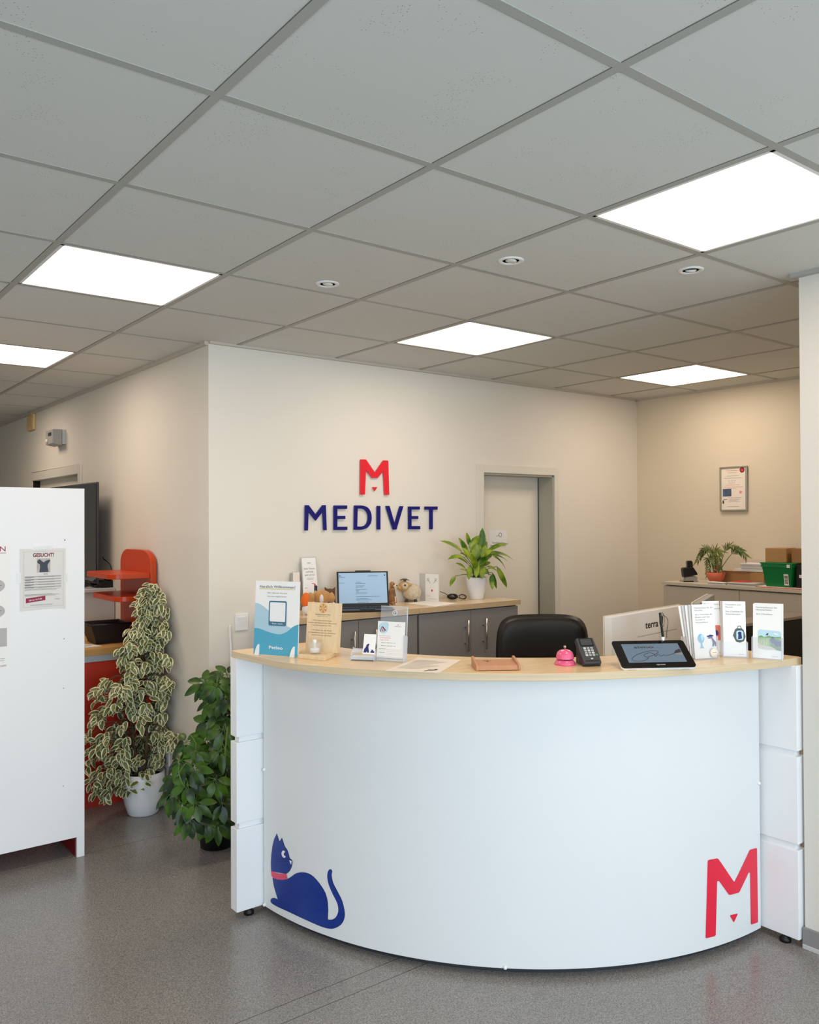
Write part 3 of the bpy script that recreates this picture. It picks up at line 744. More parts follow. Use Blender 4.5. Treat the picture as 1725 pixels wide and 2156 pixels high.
def fuzz(d): return 1+.035*math.sin(d.x*23+2*d.z)*math.sin(d.y*27)*math.sin(d.z*21+d.x*5)+.02*math.sin(d.x*51)*math.sin(d.z*47)
# plush dog lying on the worktop
p = PY(672, 1290, 2.74); p.z = ZK
pd = thing('plush_dog', p, 'white and tan plush dog with an orange scarf lying behind the wooden plaque', 'plush toy'); cf = Fr(p, rt, bk, V3(0, 0, 1))
def PQ(x, y): q = PY(x, y, 2.78); return q
m = MB(); zf = lambda v, r: V3(v.x, v.y, ZK+r)
m.ball(zf(PQ(675, 1282), .028), (.085, .045, .028), 'white_fur', 36, cf, fuzz); m.ball(zf(PQ(648, 1284), .03), (.03, .034, .03), 'white_fur', 30, cf, fuzz); m.ball(zf(PQ(701, 1276), .03), (.02, .026, .03), 'white_fur', 28, cf, fuzz); m.build('body', pd)
m = MB(); m.ball(PQ(677, 1257), (.05, .045, .038), 'tan_fur', 36, cf, fuzz); m.build('head', pd)
for x, y, r in ((655, 1258, (.022, .02, .028)), (698, 1258, (.022, .026, .027))): MB().ball(PQ(x, y)-bk*.02, r, 'tan_fur', 28, cf, fuzz).build('ear', pd)
m = MB(); m.ball(PQ(679, 1259)-bk*.038, (.013, .016, .024), 'white_fur', 28, cf, fuzz); m.build('muzzle', pd)
m = MB(); m.ball(PQ(645, 1264), (.028, .03, .04), 'orange_fur', 28, cf, fuzz); m.build('scarf', pd)

# upright brochure and its leaflets
YB = YW-.075; b0_ = PY(642, 1280, YB); t0_ = PY(634, 1174, YB+.05); r0_ = PY(665, 1174, YB+.05); W = r0_.x-t0_.x
fr = Fr((b0_.x, YB, ZK+.002), (1, 0, 0), (t0_.x-b0_.x, .05, t0_.z-ZK)); H = (t0_-fr.O).length
t = thing('brochure_display', fr.p(W/2, 0), 'tall narrow grey brochure with a red dot leaning by the back wall', 'brochure')
m = MB(); m.box((0, 0, -.006), (W, H, 0), 'gray_light', fr); m.rect(fr, .003, H*.38, W-.003, H-.003, 'paper', .0006)
text(m, fr, 'PINIO', W*.5, H*.88, .006, 'ink', .02, n=.0012)
for k, s in enumerate(('Deine Tierarzt-', 'rechnung', 'geht auf uns!')): text(m, fr, s, W*.5, H*(.77-k*.06), .0085, 'ink', W*(.74, .5, .66)[k], n=.0012)
hlines(m, fr, W*.28, W*.75, [H*.60, H*.575], 'ink_soft', .0014, .0012, .2)
m.disc(fr, W*.68, H*.44, W*.19, 'red_print', .0014); text(m, fr, 'Jetzt', W*.68, H*.455, .005, 'white', n=.002); text(m, fr, 'sichern', W*.68, H*.425, .005, 'white', n=.002)
m.build('card', t)
fr2, W2, H2 = stand((640, 1283), (663, 1283), (636, 1228), ZK+.002, .08)
fr2.O = fr2.O - bk*.045
m = MB(); m.box((0, 0, -.003), (W2, H2, 0), 'paper', fr2); text(m, fr2, 'Info', W2*.3, H2*.82, .006, 'red_print'); text(m, fr2, 'HUND', W2*.5, H2*.6, .006, 'red_print', W2*.8); text(m, fr2, 'KATZE', W2*.5, H2*.48, .006, 'red_print', W2*.8)
m.build('leaflet', None, label='short white leaflet with red lettering in front of the tall grey brochure', category='leaflet')
fr3, W3, H3 = stand((660, 1283), (668, 1283), (659.5, 1233), ZK+.002, .08)
m = MB(); m.box((0, 0, -.002), (W3, H3, 0), 'dark_gray', fr3); m.disc(fr3, W3*.5, H3*.72, W3*.3, 'pale_green', .0008, rv=W3*.5); m.build('leaflet', None, label='narrow black leaflet with a pale green drop beside the tall grey brochure', category='leaflet')
fr4, W4, H4 = stand((619, 1285), (633, 1284), (617, 1205), ZK+.002, .05)
m = MB(); m.box((0, 0, -.012), (W4, H4, 0), 'paper_cream', fr4); m.box((-.012, 0, -.012), (-.001, H4-.004, 0), 'gray_plastic', fr4); m.build('leaflet_stack', None, label='cream leaflets with a grey edge peeping over the welcome board', category='leaflet')
# folded greeting card
a0, b0, c0 = PZ(896, 1265, ZK), PZ(924, 1267, ZK), PZ(872, 1262.5, ZK)
hh = PY(896, 1208, a0.y).z-ZK
t = thing('greeting_card', a0, 'white folded greeting card with a red-nosed reindeer drawing', 'card')
f1 = Fr(a0, b0-a0, (0, 0, 1)); w1 = (b0-a0).length
m = MB(); m.box((0, 0, -.001), (w1, hh, 0), 'paper', f1)
def pth(mb, fr, P, r, mt, n=.0008):
    for (a, b) in zip(P[:-1], P[1:]):
        d = Vector((b[0]-a[0], b[1]-a[1])); 
        if d.length < 1e-7: continue
        d.normalize(); q = Vector((-d.y, d.x))*r
        mb.uvp(fr, [(a[0]-q.x, a[1]-q.y), (b[0]-q.x, b[1]-q.y), (b[0]+q.x, b[1]+q.y), (a[0]+q.x, a[1]+q.y)], mt, n)
for s in (-1, 1):
    cx = w1*(.5+s*.22); pth(m, f1, [(w1*(.5+s*.12), hh*.66), (cx, hh*.72), (cx+s*w1*.12, hh*.84), (cx+s*w1*.18, hh*.83)], .0008, 'ink'); pth(m, f1, [(cx, hh*.72), (cx+s*w1*.02, hh*.86)], .0008, 'ink'); pth(m, f1, [(cx+s*w1*.08, hh*.8), (cx+s*w1*.16, hh*.72)], .0008, 'ink')
    m.disc(f1, w1*(.5+s*.09), hh*.52, .0012, 'ink', .0008, seg=10)
m.rect(f1, w1*.45, hh*.36, w1*.56, hh*.43, 'red_print', .001); hlines(m, f1, w1*.12, w1*.4, [hh*.2], 'ink_soft', .001, .0008); hlines(m, f1, w1*.3, w1*.85, [hh*.09], 'ink_soft', .001, .0008, 0)
m.build('front_leaf', t)
f2 = Fr(c0, a0-c0, (0, 0, 1)); MB().box((0, 0, -.001), ((a0-c0).length-.001, hh, 0), 'paper_gray', f2).build('back_leaf', t)
# papers on the worktop
def sheet(P, z, m_, label, cat='paper', lines=None, th=.0006, nm='paper_sheet', extra=None):
    P = [PZ(x, y, z) for x, y in P]; mb = MB(); mb.prism(P, (0, 0, th), m_)
    if lines:
        A, B, Cc, D_ = P; n_ = lines
        for k in range(n_):
            t_ = .14+.7*k/n_; e = .1+.35*((k*29) % 7)/7
            l0 = A.lerp(B, t_).lerp(D_.lerp(Cc, t_), .1); l1 = A.lerp(B, t_).lerp(D_.lerp(Cc, t_), .95-e); dv = (B-A)*.008
            up = V3(0, 0, th+.0004); mb.poly([l0+up, l1+up, l1+dv+up, l0+dv+up], 'line_gray')
    if extra: extra(mb, P)
    return mb.build(nm, None, label=label, category=cat)
sheet([(855, 1270.5), (895, 1265.5), (966, 1270), (917, 1277)], ZK+.001, 'paper', 'white paper sheet lying flat in front of the greeting card', lines=5)
# little black device with its cable
p = PZ(953, 1263, ZK); cf = Fr(p, rt, bk, V3(0, 0, 1)); t = thing('cable_adapter', p, 'small black charging adapter with a coiled cable on the worktop', 'adapter')
m = MB(); m.ball(cf.p(0, 0, .021), (.036, .022, .021), 'black_gloss', 24, cf, lambda d: .9+.1*abs(d.x)); m.build('housing', t)
m = MB(); m.tube(catmull([cf.p(-.03, 0, .03), cf.p(-.05, .01, .042), cf.p(-.07, .01, .048), cf.p(-.078, .01, .054)], 5), .002, 'black', 6); m.build('cable', t); m = MB()
m.tube(catmull([cf.p(.03, 0, .02), cf.p(.055, .01, .03), cf.p(.08, 0, .024), cf.p(.083, 0, .008), cf.p(.06, 0, .006), cf.p(.045, .01, .02), cf.p(.062, .02, .034), cf.p(.09, .02, .02), cf.p(.07, .02, .005), cf.p(.036, .02, .012)], 6), .002, 'black', 6); m.build('cable', t)
# notice on the door
P = [PY(1031, 1151, YW+.139), PY(1068, 1151.5, YW+.139), PY(1068, 1117, YW+.139), PY(1031, 1116, YW+.139)]
fr = Fr(P[0], P[1]-P[0], (0, 0, 1)); W = (P[1]-P[0]).length; H = P[3].z-P[0].z
m = MB(); m.box((0, 0, -.0008), (W, H, 0), 'paper', fr); text(m, fr, 'Apotheke bitte', W*.5, H*.2, H*.09, 'ink', W*.7); text(m, fr, 'geschlossen halten', W*.5, H*.04, H*.09, 'ink', W*.9)
pth(m, fr, [(W*.38, H*.64), (W*.55, H*.7)], .0015, 'ink_soft'); m.ring([fr.p(W*.61+.016*math.cos(a*pi/8), H*.73+.016*math.sin(a*pi/8), .0006) for a in range(16)], [fr.p(W*.61+.012*math.cos(a*pi/8), H*.73+.012*math.sin(a*pi/8), .0006) for a in range(16)], fr.N*.0002, 'ink_soft')
m.build('door_notice', None, label='small white paper notice with a key drawing taped to the grey door', category='notice')

# ================================================================== SIDEBOARD AT THE RIGHT WALL
ZS = 1.22; XF = 4.93
y_l = PX(1394, 1227, XF).y
t = thing('sideboard', (5.13, 1.6, 0), 'grey-beige sideboard against the right wall, carrying the green crate', 'sideboard')
y_s = PX(1557, 1250, XF).y
MB().box((XF-.006, YC+.12, ZS-.02), (XR-.006, y_l, ZS), 'top_beige').build('top', t, bevel=.001)
MB().box((XF+.02, YC+.13, .05), (XR-.008, y_l-.012, ZS-.026), 'cab_beige').box((XF+.028, YC+.14, ZS-.026), (XR-.02, y_l-.02, ZS-.02), 'dark_gap').box((XF+.05, YC+.15, 0), (XR-.02, y_l-.03, .05), 'dark_gap').build('body', t)
for a, b in ((y_s+.0015, y_l-.014), (y_s-.9, y_s-.0015)): MB().box((XF, max(a, YC+.13), .06), (XF+.018, b, ZS-.03), 'cab_beige').build('door', t, bevel=.001)
# hole punch
p = PZ(1451, 1224.5, ZS); cf = Fr(p, rt, bk, V3(0, 0, 1)); t = thing('hole_punch', p, 'large black and grey hole punch standing on the sideboard end', 'hole punch')
m = MB(); m.box((-.055, -.03, .001), (.055, .04, .01), 'gray_plastic', cf); m.box((-.05, -.045, 0), (.02, -.03, .008), 'black_plastic', cf); m.build('base', t, bevel=.002)
m = MB(); m.prism([cf.p(-.03, -.022, .01), cf.p(.052, -.022, .01), cf.p(.055, -.022, .03), cf.p(.04, -.022, .04), cf.p(-.028, -.022, .034)], bk*.05, 'gray_plastic'); m.build('punch_block', t, bevel=.002)
m = MB(); m.prism([cf.p(-.042, -.028, .03), cf.p(.03, -.028, .045), cf.p(.055, -.028, .05), cf.p(.052, -.028, .062), cf.p(.028, -.028, .098), cf.p(.02, -.028, .104), cf.p(-.04, -.028, .1), cf.p(-.05, -.028, .092)], bk*.056, 'black_plastic'); m.build('lever', t, bevel=.005, seg=3)
m = MB(); m.prism([cf.p(-.015, -.02, .1), cf.p(.026, -.02, .1), cf.p(.022, -.02, .14), cf.p(.015, -.02, .15), cf.p(-.012, -.02, .15), cf.p(-.018, -.02, .142)], bk*.036, 'black_gloss'); m.build('handle', t, bevel=.005, seg=3)
# potted palm
def leafmesh(name, leaves, m_, parent, label=None):
    """leaves: (base, direction, up, length, width, bend, fold)"""
    vs = []; F = []; uv = []
    NU, NV = 2, 7
    for (b, d, up, L, Wd, bend, fold) in leaves:
        d = Vector(d).normalized(); sd = d.cross(Vector(up)); sd = sd.normalized() if sd.length > 1e-4 else d.orthogonal().normalized(); nn = sd.cross(d).normalized()
        o = len(vs); pos = Vector(b); dd = d.copy(); step = L/(NV-1)
        ax = sd
        for j in range(NV):
            t_ = j/(NV-1); wv = Wd*.5*(math.sin(pi*min(1, t_**.8*1.0))**.75 if 0 < t_ < 1 else (.06 if t_ == 0 else 0)); nl = sd.cross(dd).normalized()
            for i in range(-NU, NU+1):
                q = i/NU
                vs.append(pos+sd*wv*q+nl*(abs(q)*wv*fold)); 
            pos = pos+dd*step; dd = (Matrix.Rotation(-bend/(NV-1), 3, ax) @ dd).normalized()
        n_ = 2*NU+1
        for j in range(NV-1):
            for i in range(n_-1):
                F.append((o+j*n_+i, o+j*n_+i+1, o+(j+1)*n_+i+1, o+(j+1)*n_+i))
                e = [abs((k-NU)/NU) for k in (i, i+1, i+1, i)]; tv = [j/(NV-1), j/(NV-1), (j+1)/(NV-1), (j+1)/(NV-1)]
                uv += [(max(a, abs(2*t2-1)**5), t2) for a, t2 in zip(e, tv)]
    me = bpy.data.meshes.new(name); P = WLOC[parent.name]
    me.from_pydata([tuple(v-P) for v in vs], [], F); ul = me.uv_layers.new(name='UVMap')
    flat = [c for p_ in uv for c in p_]; ul.data.foreach_set('uv', flat)
    me.materials.append(M[m_]); me.polygons.foreach_set('use_smooth', [True]*len(F)); me.update()
    o = bpy.data.objects.new(name, me); COL.objects.link(o); o.parent = parent; tag(o, label); return o
p = PX(1508, 1222, 5.06); p.z = ZS; cf = Fr(p, rt, bk, V3(0, 0, 1)); t = thing('potted_palm', p, 'small palm in a terracotta bowl beside the hole punch', 'plant')
MB().lathe([(.0, 0), (.026, 0), (.036, .005), (.056, .036), (.063, .076), (.059, .076), (.05, .066), (0, .066)], p, 'terracotta').build('bowl', t)
MB().lathe([(0, .072), (.058, .07)], p, 'soil').build('soil', t)
lv = []; st = MB()
def P5(x, y, dep=0): q = PX(x, y, 5.08); return q+bk*dep
bs = p+V3(0, 0, .068)
for tipx, tipy, mx_, my_, dep in ((1463, 1183, 1480, 1153, -.03), (1478, 1170, 1492, 1156, .02), (1485, 1208, 1488, 1175, -.04), (1524, 1163, 1508, 1158, .02), (1498, 1195, 1498, 1163, -.05), (1509, 1198, 1507, 1170, -.05), (1568, 1160, 1538, 1150, .03), (1573, 1172, 1552, 1158, 0)):
    mid = P5(mx_, my_, dep); tip = P5(tipx, tipy, dep*1.5); c_ = catmull([bs+V3((tipx-1508)*.0004, 0, 0), bs.lerp(mid, .6)+V3(0, 0, .01), mid, tip], 8)
    st.tube(c_, [.0028*(1-.75*k/len(c_)) for k in range(len(c_))], 'stem_green', 6)
    for k in range(int(len(c_)*.45), len(c_)-1):
        d = (c_[k+1]-c_[k-1]).normalized(); sd = d.cross(bk).normalized()
        for s in (-1, 1):
            L = .05*(1-.4*abs(k/len(c_)-.75))
            lv.append((c_[k], d*.75+sd*s*.55+bk*random.uniform(-.35, .25)+V3(0, 0, -.25), bk*-1+V3(0, 0, .4), L*random.uniform(.8, 1.15), .007, .5, .2))
st.build('stems', t); leafmesh('fronds', lv, 'palm_leaf', t)
m = MB(); random.seed(3)
for k in range(26): m.ball(bs+rt*random.uniform(-.008, .024)+bk*random.uniform(-.03, -.015)+V3(0, 0, random.uniform(.005, .06)), random.uniform(.005, .009), 'coral', 8)
m.build('coral_ornament', t, label='coral red lumpy ornament in the bowl')
# flat cardboard box, papers, magazines
def onboard(name, px, z, h, m_, label, cat, group=None, parts=None, taper=0, side=None):
    """box standing at height z whose front bottom corners and one depth are seen"""
    (x0, y0), (x1, y1), dep = px; A, B = PZ(x0, y0, z), PZ(x1, y1, z); U = (B-A); W = U.length
    return Fr(A, U, V3(0, 0, 1)), W
def boxat(A, U, W, D, H, mb, m_, taper=0):
    U = Vector(U).normalized(); Nn = V3(-U.y, U.x, 0); Nn = Nn if Nn.dot(FX) > 0 else -Nn
    lo = [A+U*taper+Nn*taper, A+U*(W-taper)+Nn*taper, A+U*(W-taper)+Nn*(D-taper), A+U*taper+Nn*(D-taper)]
    hi = [A, A+U*W, A+U*W+Nn*D, A+Nn*D]
    return mb.hexa(lo, [q+V3(0, 0, H) for q in hi], m_)
Yd = V3(0, -1, 0)
A = PX(1519, 1226, 5.14); A.z = ZS; B = PX(1609, 1229, 5.14)
t = thing('cardboard_box', A, 'low flat brown cardboard box behind the magazines on the sideboard', 'box')
hbx = PX(1560, 1204, 5.14).z-ZS
boxat(A, Yd, abs(B.y-A.y), .17, hbx, MB(), 'cardboard').build('body', t)
m = MB(); m.poly([A+V3(0, 0, hbx+.001), A+V3(-.03, -.04, hbx+.006), A+V3(-.03, -.2, hbx+.002), A+V3(0, -.22, hbx+.001)], 'cardboard'); m.build('flap', t)
z2 = ZS+hbx+.003
def stack(x0, x1, X, z, n_, th, D, label, m1='paper', m2='paper_gray', nm='paper_stack', cat='papers', curl=0):
    A = PX(x0, 1200, X); B = PX(x1, 1200, X); A.z = z; mb = MB(); W = abs(A.y-B.y); random.seed(int(x0))
    for k in range(n_):
        o_ = V3(random.uniform(-.006, .006), random.uniform(-.008, .008), k*th); boxat(A+o_, Yd, W, D, th*.9, mb, m1 if k % 2 else m2)
    return mb.build(nm, None, bevel=.0004, label=label, category=cat)
stack(1545, 1608, 5.15, z2, 4, .004, .16, 'thin loose white papers on the flat cardboard box')
stack(1558, 1607, 5.165, z2+.017, 6, .0065, .13, 'thick stack of folded grey-white papers topping the flat cardboard box', nm='folded_papers')
stack(1489, 1524, 4.935, ZS+.001, 3, .006, .055, 'thin grey booklets in front of the terracotta bowl', 'gray_light', 'paper', nm='booklet_stack', cat='booklets')
mg = stack(1530, 1590, 4.95, ZS+.001, 3, .007, .13, 'grey and red magazines in front of the flat cardboard box', 'gray_light', 'paper_gray', nm='magazine_stack', cat='magazines')
A = PX(1537, 1222, 4.99); A.z = ZS+.0215; MB().prism([A, A+V3(0, -.07, 0), A+V3(.06, -.14, .003), A+V3(.09, -.05, .008)], (0, 0, .0012), 'red_print').build('red_cover', mg)
for o_ in [mg]: pass
A = PX(1582, 1232, 4.95); A.z = ZS+.0008; MB().prism([A, A+V3(0, -.42, 0), A+V3(.3, -.42, 0), A+V3(.2, -.02, 0)], (0, 0, .003), 'salmon').build('red_folder', None, label='flat red folder under the green crate', category='folder')
A = PX(1592, 1229, 4.97); A.z = ZS+.0045; MB().prism([A, A+V3(0, -.33, 0), A+V3(.3, -.3, 0), A+V3(.22, .04, 0)], (0, 0, .003), 'paper').build('paper_sheet', None, label='white paper sticking out under the green crate', category='paper')
# green crate
A = PX(1605, 1236, 4.97); B = PX(1668, 1240, 4.97); zc = ZS+.0082
ht = PX(1610, 1184, 4.97).z-zc
cr = thing('storage_crate', V3(5.1, 1.7, zc), 'green plastic crate with white labels on the sideboard', 'crate')
A.z = zc; W = abs(A.y-B.y); m = MB(); boxat(A+V3(0, 0, 0), Yd, W, .3, ht-.03, m, 'crate_green', .018); m.build('body', cr, bevel=.003)
m = MB(); boxat(A+V3(-.004, .004, ht-.03), Yd, W+.008, .308, .03, m, 'crate_green_rim'); boxat(A+V3(-.009, .009, ht-.008), Yd, W+.018, .318, .008, m, 'crate_green_rim'); m.build('rim', cr, bevel=.0015)
m = MB(); e_ = A+V3(-.0035, -W+.045, 0)
fc = Fr(e_+V3(0, 0, .012), (0, -1, 0), (.07, 0, 1)); fl = lambda mb: None
m.box((0, 0, 0), (.03, .072, .0015), 'paper', Fr(A+V3(.0125, -W+.055, .012), (0, -1, 0), (-.13, 0, 1)))
for k in range(6): m.box((.004, .012+k*.009, .0015), (.026, .0165+k*.009, .002), 'ink', Fr(A+V3(.0125, -W+.055, .012), (0, -1, 0), (-.13, 0, 1)))
m.build('barcode_label', cr)
MB().box((0, 0, 0), (.02, .02, .001), 'paper', Fr(A+V3(-.0055, -W+.03, ht-.029), (0, -1, 0), (0, 0, 1))).build('rim_label', cr)
zt_ = zc+ht+.0012
A1 = PX(1612, 1184, 5.0); A1.z = zt_; hb = PX(1612, 1154, 5.0).z-zt_
m = MB(); m.hexa([A1, A1+V3(.02, -.13, 0), A1+V3(.20, -.1, 0), A1+V3(.18, .02, 0)], [q+V3(0, 0, hb) for q in (A1, A1+V3(.02, -.13, 0), A1+V3(.20, -.1, 0), A1+V3(.18, .02, 0))], 'cardboard'); m.build('cardboard_box', None, bevel=.001, label='brown cardboard box topping the green crate, the left one', category='box', group='boxes on the green crate')
A2 = A1+V3(.0, -.155, 0); m = MB(); m.hexa([A2+V3(.04, 0, 0), A2+V3(.0, -.15, 0), A2+V3(.2, -.16, 0), A2+V3(.24, 0, 0)], [q+V3(0, 0, hb) for q in (A2+V3(.04, 0, 0), A2+V3(.0, -.15, 0), A2+V3(.2, -.16, 0), A2+V3(.24, 0, 0))], 'cardboard_dark'); m.build('cardboard_box', None, bevel=.001, label='brown cardboard box on the green crate, cut by the white wall edge', category='box', group='boxes on the green crate')
A = PX(1671, 1238, 5.0); A.z = ZS+.001
if A.y > B.y-.0: A.y = B.y-.012
m = MB(); boxat(A, Yd, .09, .26, .15, m, 'black_plastic'); bd = m.build('ring_binder', None, bevel=.003, label='black ring binder standing right of the green crate', category='binder')
fb = Fr(A+V3(-.001, -.02, .07), (0, -1, 0), (0, 0, 1)); MB().box((0, 0, 0), (.04, .02, .001), 'paper', fb).build('spine_label', bd)
# certificate
P = [PX(1518, 1075, XR-.02), PX(1575, 1077, XR-.02), PX(1513, 984, XR-.02), PX(1570, 980, XR-.02)]
y0_, y1_ = (P[0].y+P[2].y)/2, (P[1].y+P[3].y)/2; z0_, z1_ = (P[0].z+P[1].z)/2, (P[2].z+P[3].z)/2
fr = Fr((XR-.02, y0_, z0_), (0, -1, 0), (0, 0, 1)); W = y0_-y1_; H = z1_-z0_
t = thing('framed_certificate', (XR-.01, (y0_+y1_)/2, z0_), 'silver-framed certificate with a red seal on the warm right wall', 'certificate')
m = MB(); q = .011
for a, b in (((0, 0), (W, q)), ((0, H-q), (W, H)), ((0, q), (q, H-q)), ((W-q, q), (W, H-q))): m.box((a[0], a[1], -.019), (b[0], b[1], 0), 'frame_silver', fr)
m.build('frame', t, bevel=.002)
m = MB(); fr = Fr(fr.O-fr.N*.008, fr.U, fr.V, fr.N); m.rect(fr, q, q, W-q, H-q, 'paper_cream', 0)
text(m, fr, 'Teilnahmebestätigung', W*.45, H*.9, .006, 'salmon', W*.45)
for v, a, b in ((.86, .3, .62), (.79, .25, .7), (.74, .15, .82), (.63, .32, .56), (.585, .22, .72), (.54, .15, .85), (.515, .25, .6), (.3, .28, .8), (.1, .25, .7)): hlines(m, fr, W*a, W*b, [H*v], 'salmon' if v < .6 and v > .5 else 'ink_soft', .0018, .0005, .1)
text(m, fr, 'Dr. med. vet.', W*.45, H*.67, .006, 'ink', W*.28)
m.rect(fr, W*.1, H*.33, W*.42, H*.5, 'photo_dark', .0006)
m.disc(fr, W*.82, H*.91, W*.09, 'title_wine', .0006); m.disc(fr, W*.82, H*.91, W*.055, 'red_print', .0009); m.disc(fr, W*.76, H*.42, W*.05, 'pink_print', .0006)
m.rect(fr, W*.09, H*.17, W*.14, H*.24, 'ink', .0006); hlines(m, fr, W*.12, W*.26, [H*.265], 'ink', .003, .0006, 0); hlines(m, fr, W*.32, W*.75, [H*.27, H*.25, H*.23, H*.21], 'ink_soft', .0012)
m.build('print', t)
# ================================================================== ON THE RECEPTION DESK
def W1(a, b): return [PZ(*a, ZD), PZ(*b, ZD)]
# welcome board
fr, W, H = stand((534, 1377), (627, 1384), (543.5, 1222.5), ZD+.003, .06)
t = thing('welcome_board', fr.p(W/2, 0)-V3(0, 0, .003), 'upright white and teal welcome board on two white feet at the left desk end', 'sign')
m = MB(); m.box((0, 0, -.004), (W, H, 0), 'paper', fr)
cv = lambda P, k=6: [(v.x, v.y) for v in catmull([V3(a*W, (1-b)*H, 0) for a, b in P], k)]
lw = cv([(0, .303), (.1, .315), (.25, .37), (.45, .47), (.68, .57), (.82, .615), (1, .62)])
m.uvp(fr, [(0, .002)] + [(W-.001, .002)] + list(reversed(lw)), 'sky_teal', .0004)
dw = cv([(0, .645), (.12, .65), (.28, .68), (.45, .705), (.6, .71), (.75, .67), (.88, .60), (1, .565)])
m.uvp(fr, [(0, .001), (W-.001, .001)] + list(reversed(dw)), 'teal', .0008)
m.rect(fr, W*.09, H*.893, W*.9, H*.899, 'yellow', .0004); m.rect(fr, W*.09, H*.886, W*.9, H*.893, 'yellow', .0003)
text(m, fr, 'Herzlich Willkommen!', W*.5, H*.908, H*.034, 'ink', W*.8, n=.0008)
text(m, fr, 'Hier können Sie sich', W*.5, H*.832, H*.017, 'ink_soft', W*.45, n=.0006, off=.005); text(m, fr, 'bei uns registrieren.', W*.5, H*.786, H*.017, 'ink_soft', W*.44, n=.0006, off=.005)
def rr(u0, v0, u1, v1, r):
    P = []
    for cx, cy, a0 in ((u1-r, v1-r, 0), (u0+r, v1-r, 90), (u0+r, v0+r, 180), (u1-r, v0+r, 270)):
        P += [(cx+r*math.cos(math.radians(a0+18*k)), cy+r*math.sin(math.radians(a0+18*k))) for k in range(6)]
    return P
m.uvp(fr, rr(W*.325, H*.40, W*.725, H*.735, .007), 'slate_blue', .0012); m.uvp(fr, rr(W*.35, H*.457, W*.70, H*.715, .004), 'white', .0016)
text(m, fr, 'Scan mich', W*.525, H*.42, H*.019, 'white', W*.24, n=.0018, off=.01)
text(m, fr, 'Petleo', W*.51, H*.087, H*.042, 'white', W*.31, n=.0014, off=.015)
m.build('panel', t)
for u in (.035, .835):
    f_ = Fr(fr.p(W*u, 0, .004)-V3(0, 0, .003), fr.U, (0, 0, 1))
    P = cl2 = [(0, 0), (W*.095, 0), (W*.1, H*.06), (W*.098, H*.15), (W*.085, H*.15), (W*.05, H*.115), (W*.02, H*.06)]
    MB().prism([f_.p(a, b, .004) for a, b in P], f_.N*-.02, 'white').build('foot', t, bevel=.0015)
# wooden plaque with a small candle glass
fr, W, H = stand((643, 1369.5), (709.5, 1375), (652.5, 1267.5), ZD+.016, .1)
bq = [PZ(626.5, 1386, ZD), PZ(684.5, 1392, ZD), PZ(715, 1378, ZD), PZ(645, 1366, ZD)]
t = thing('wooden_plaque', (bq[0]+bq[2])/2, 'light wooden plaque with engraved text and a candle glass on its base', 'plaque')
MB().prism(bq, (0, 0, .016), 'board_wood').build('base', t, bevel=.0015)
m = MB(); m.box((0, 0, -.022), (W, H, 0), 'board_wood', fr)
m.disc(fr, W*.5, H*.885, W*.13, 'stamp_wood', .0005)
for k in range(12):
    a = k*pi/6; m.uvp(fr, [(W*(.5+.03*math.cos(a)), H*.885+W*.03*math.sin(a)), (W*(.5+.11*math.cos(a-.09)), H*.885+W*.11*math.sin(a-.09)), (W*(.5+.11*math.cos(a+.09)), H*.885+W*.11*math.sin(a+.09))], 'ink_brown' if k % 2 else 'board_wood', .0009)
text(m, fr, 'ROSENGARTEN', W*.5, H*.745, H*.022, 'ink_brown', W*.46, n=.0008, off=.006); text(m, fr, 'TIERBESTATTUNG', W*.5, H*.715, H*.013, 'ink_brown', W*.34, n=.0008)
for k, (s, ww) in enumerate((('Wenn diese Kerze brennt,', .6), ('nimmt gerade jemand Abschied', .88), ('von Ihrem geliebten Tier.', .6), (None, 0), ('Wir bitten Sie, die "Ruhe"', .62), ('zu respektieren und aus Rücksicht', .86), ('etwas leiser zu sprechen.', .64))):
    if s: text(m, fr, s, W*.5, H*(.625-k*.05), H*.021, 'ink_brown', W*ww, n=.0008, off=.004)
m.build('back_board', t, bevel=.0015)
p = PZ(663, 1376.5, ZD+.016); gh = .046
g_ = MB(); g_.lathe([(.021, .001), (.0225, .001), (.028, gh), (.0265, gh), (.0205, .006), (0, .006)], p, 'glass_clear', 28).build('glass', t)
MB().lathe([(0, .007), (.019, .007), (.019, .022), (.016, .0235), (0, .0235)], p, 'white').build('candle', t)
m = MB(); m.lathe([(.006, .022), (.0055, .04), (.008, .045), (.0075, .056), (0, .058)], p, 'white_plastic', 14).build('candle_light', t)
# business card holder with cards
A, B = W1((737, 1391), (788, 1393)); U = (B-A); W = U.length; f_ = Fr(A, U, (0, 0, 1)); bb = -f_.N
t = thing('card_holder', A.lerp(B, .5), 'clear acrylic business card holder with stacked cards beside the flyer stand', 'card holder')
m = MB()
side = [(0, 0), (.055, 0), (.06, .012), (.062, .03), (.05, .045), (.036, .048), (.036, .042), (.02, .032), (.008, .014), (0, .008)]
for u in (0, W-.003): m.prism([f_.p(u, b_, -a) for a, b_ in side], f_.U*.003, 'acrylic_edge')
m.box((0, 0, -.055), (W, .003, 0), 'acrylic', f_); m.prism([f_.p(.003, .004, -.004), f_.p(.003, .014, -.009), f_.p(.003, .016, -.008), f_.p(.003, .006, -.002)], f_.U*(W-.006), 'acrylic_edge')
m.prism([f_.p(.003, .03, -.02), f_.p(.003, .042, -.036), f_.p(.003, .044, -.035), f_.p(.003, .032, -.018)], f_.U*(W-.006), 'acrylic_edge'); m.build('stand', t)
for k in range(5):
    c_ = MB().box((.005, .004+k*.0028, -.05+k*.002), (W-.005, .0062+k*.0028, -.008-k*.0012), 'paper' if k != 2 else 'sky_teal', f_)
    c_.build('business_card', None, label='business card lying in the lower tray of the clear card holder', category='card', group='cards stacked in the card holder')
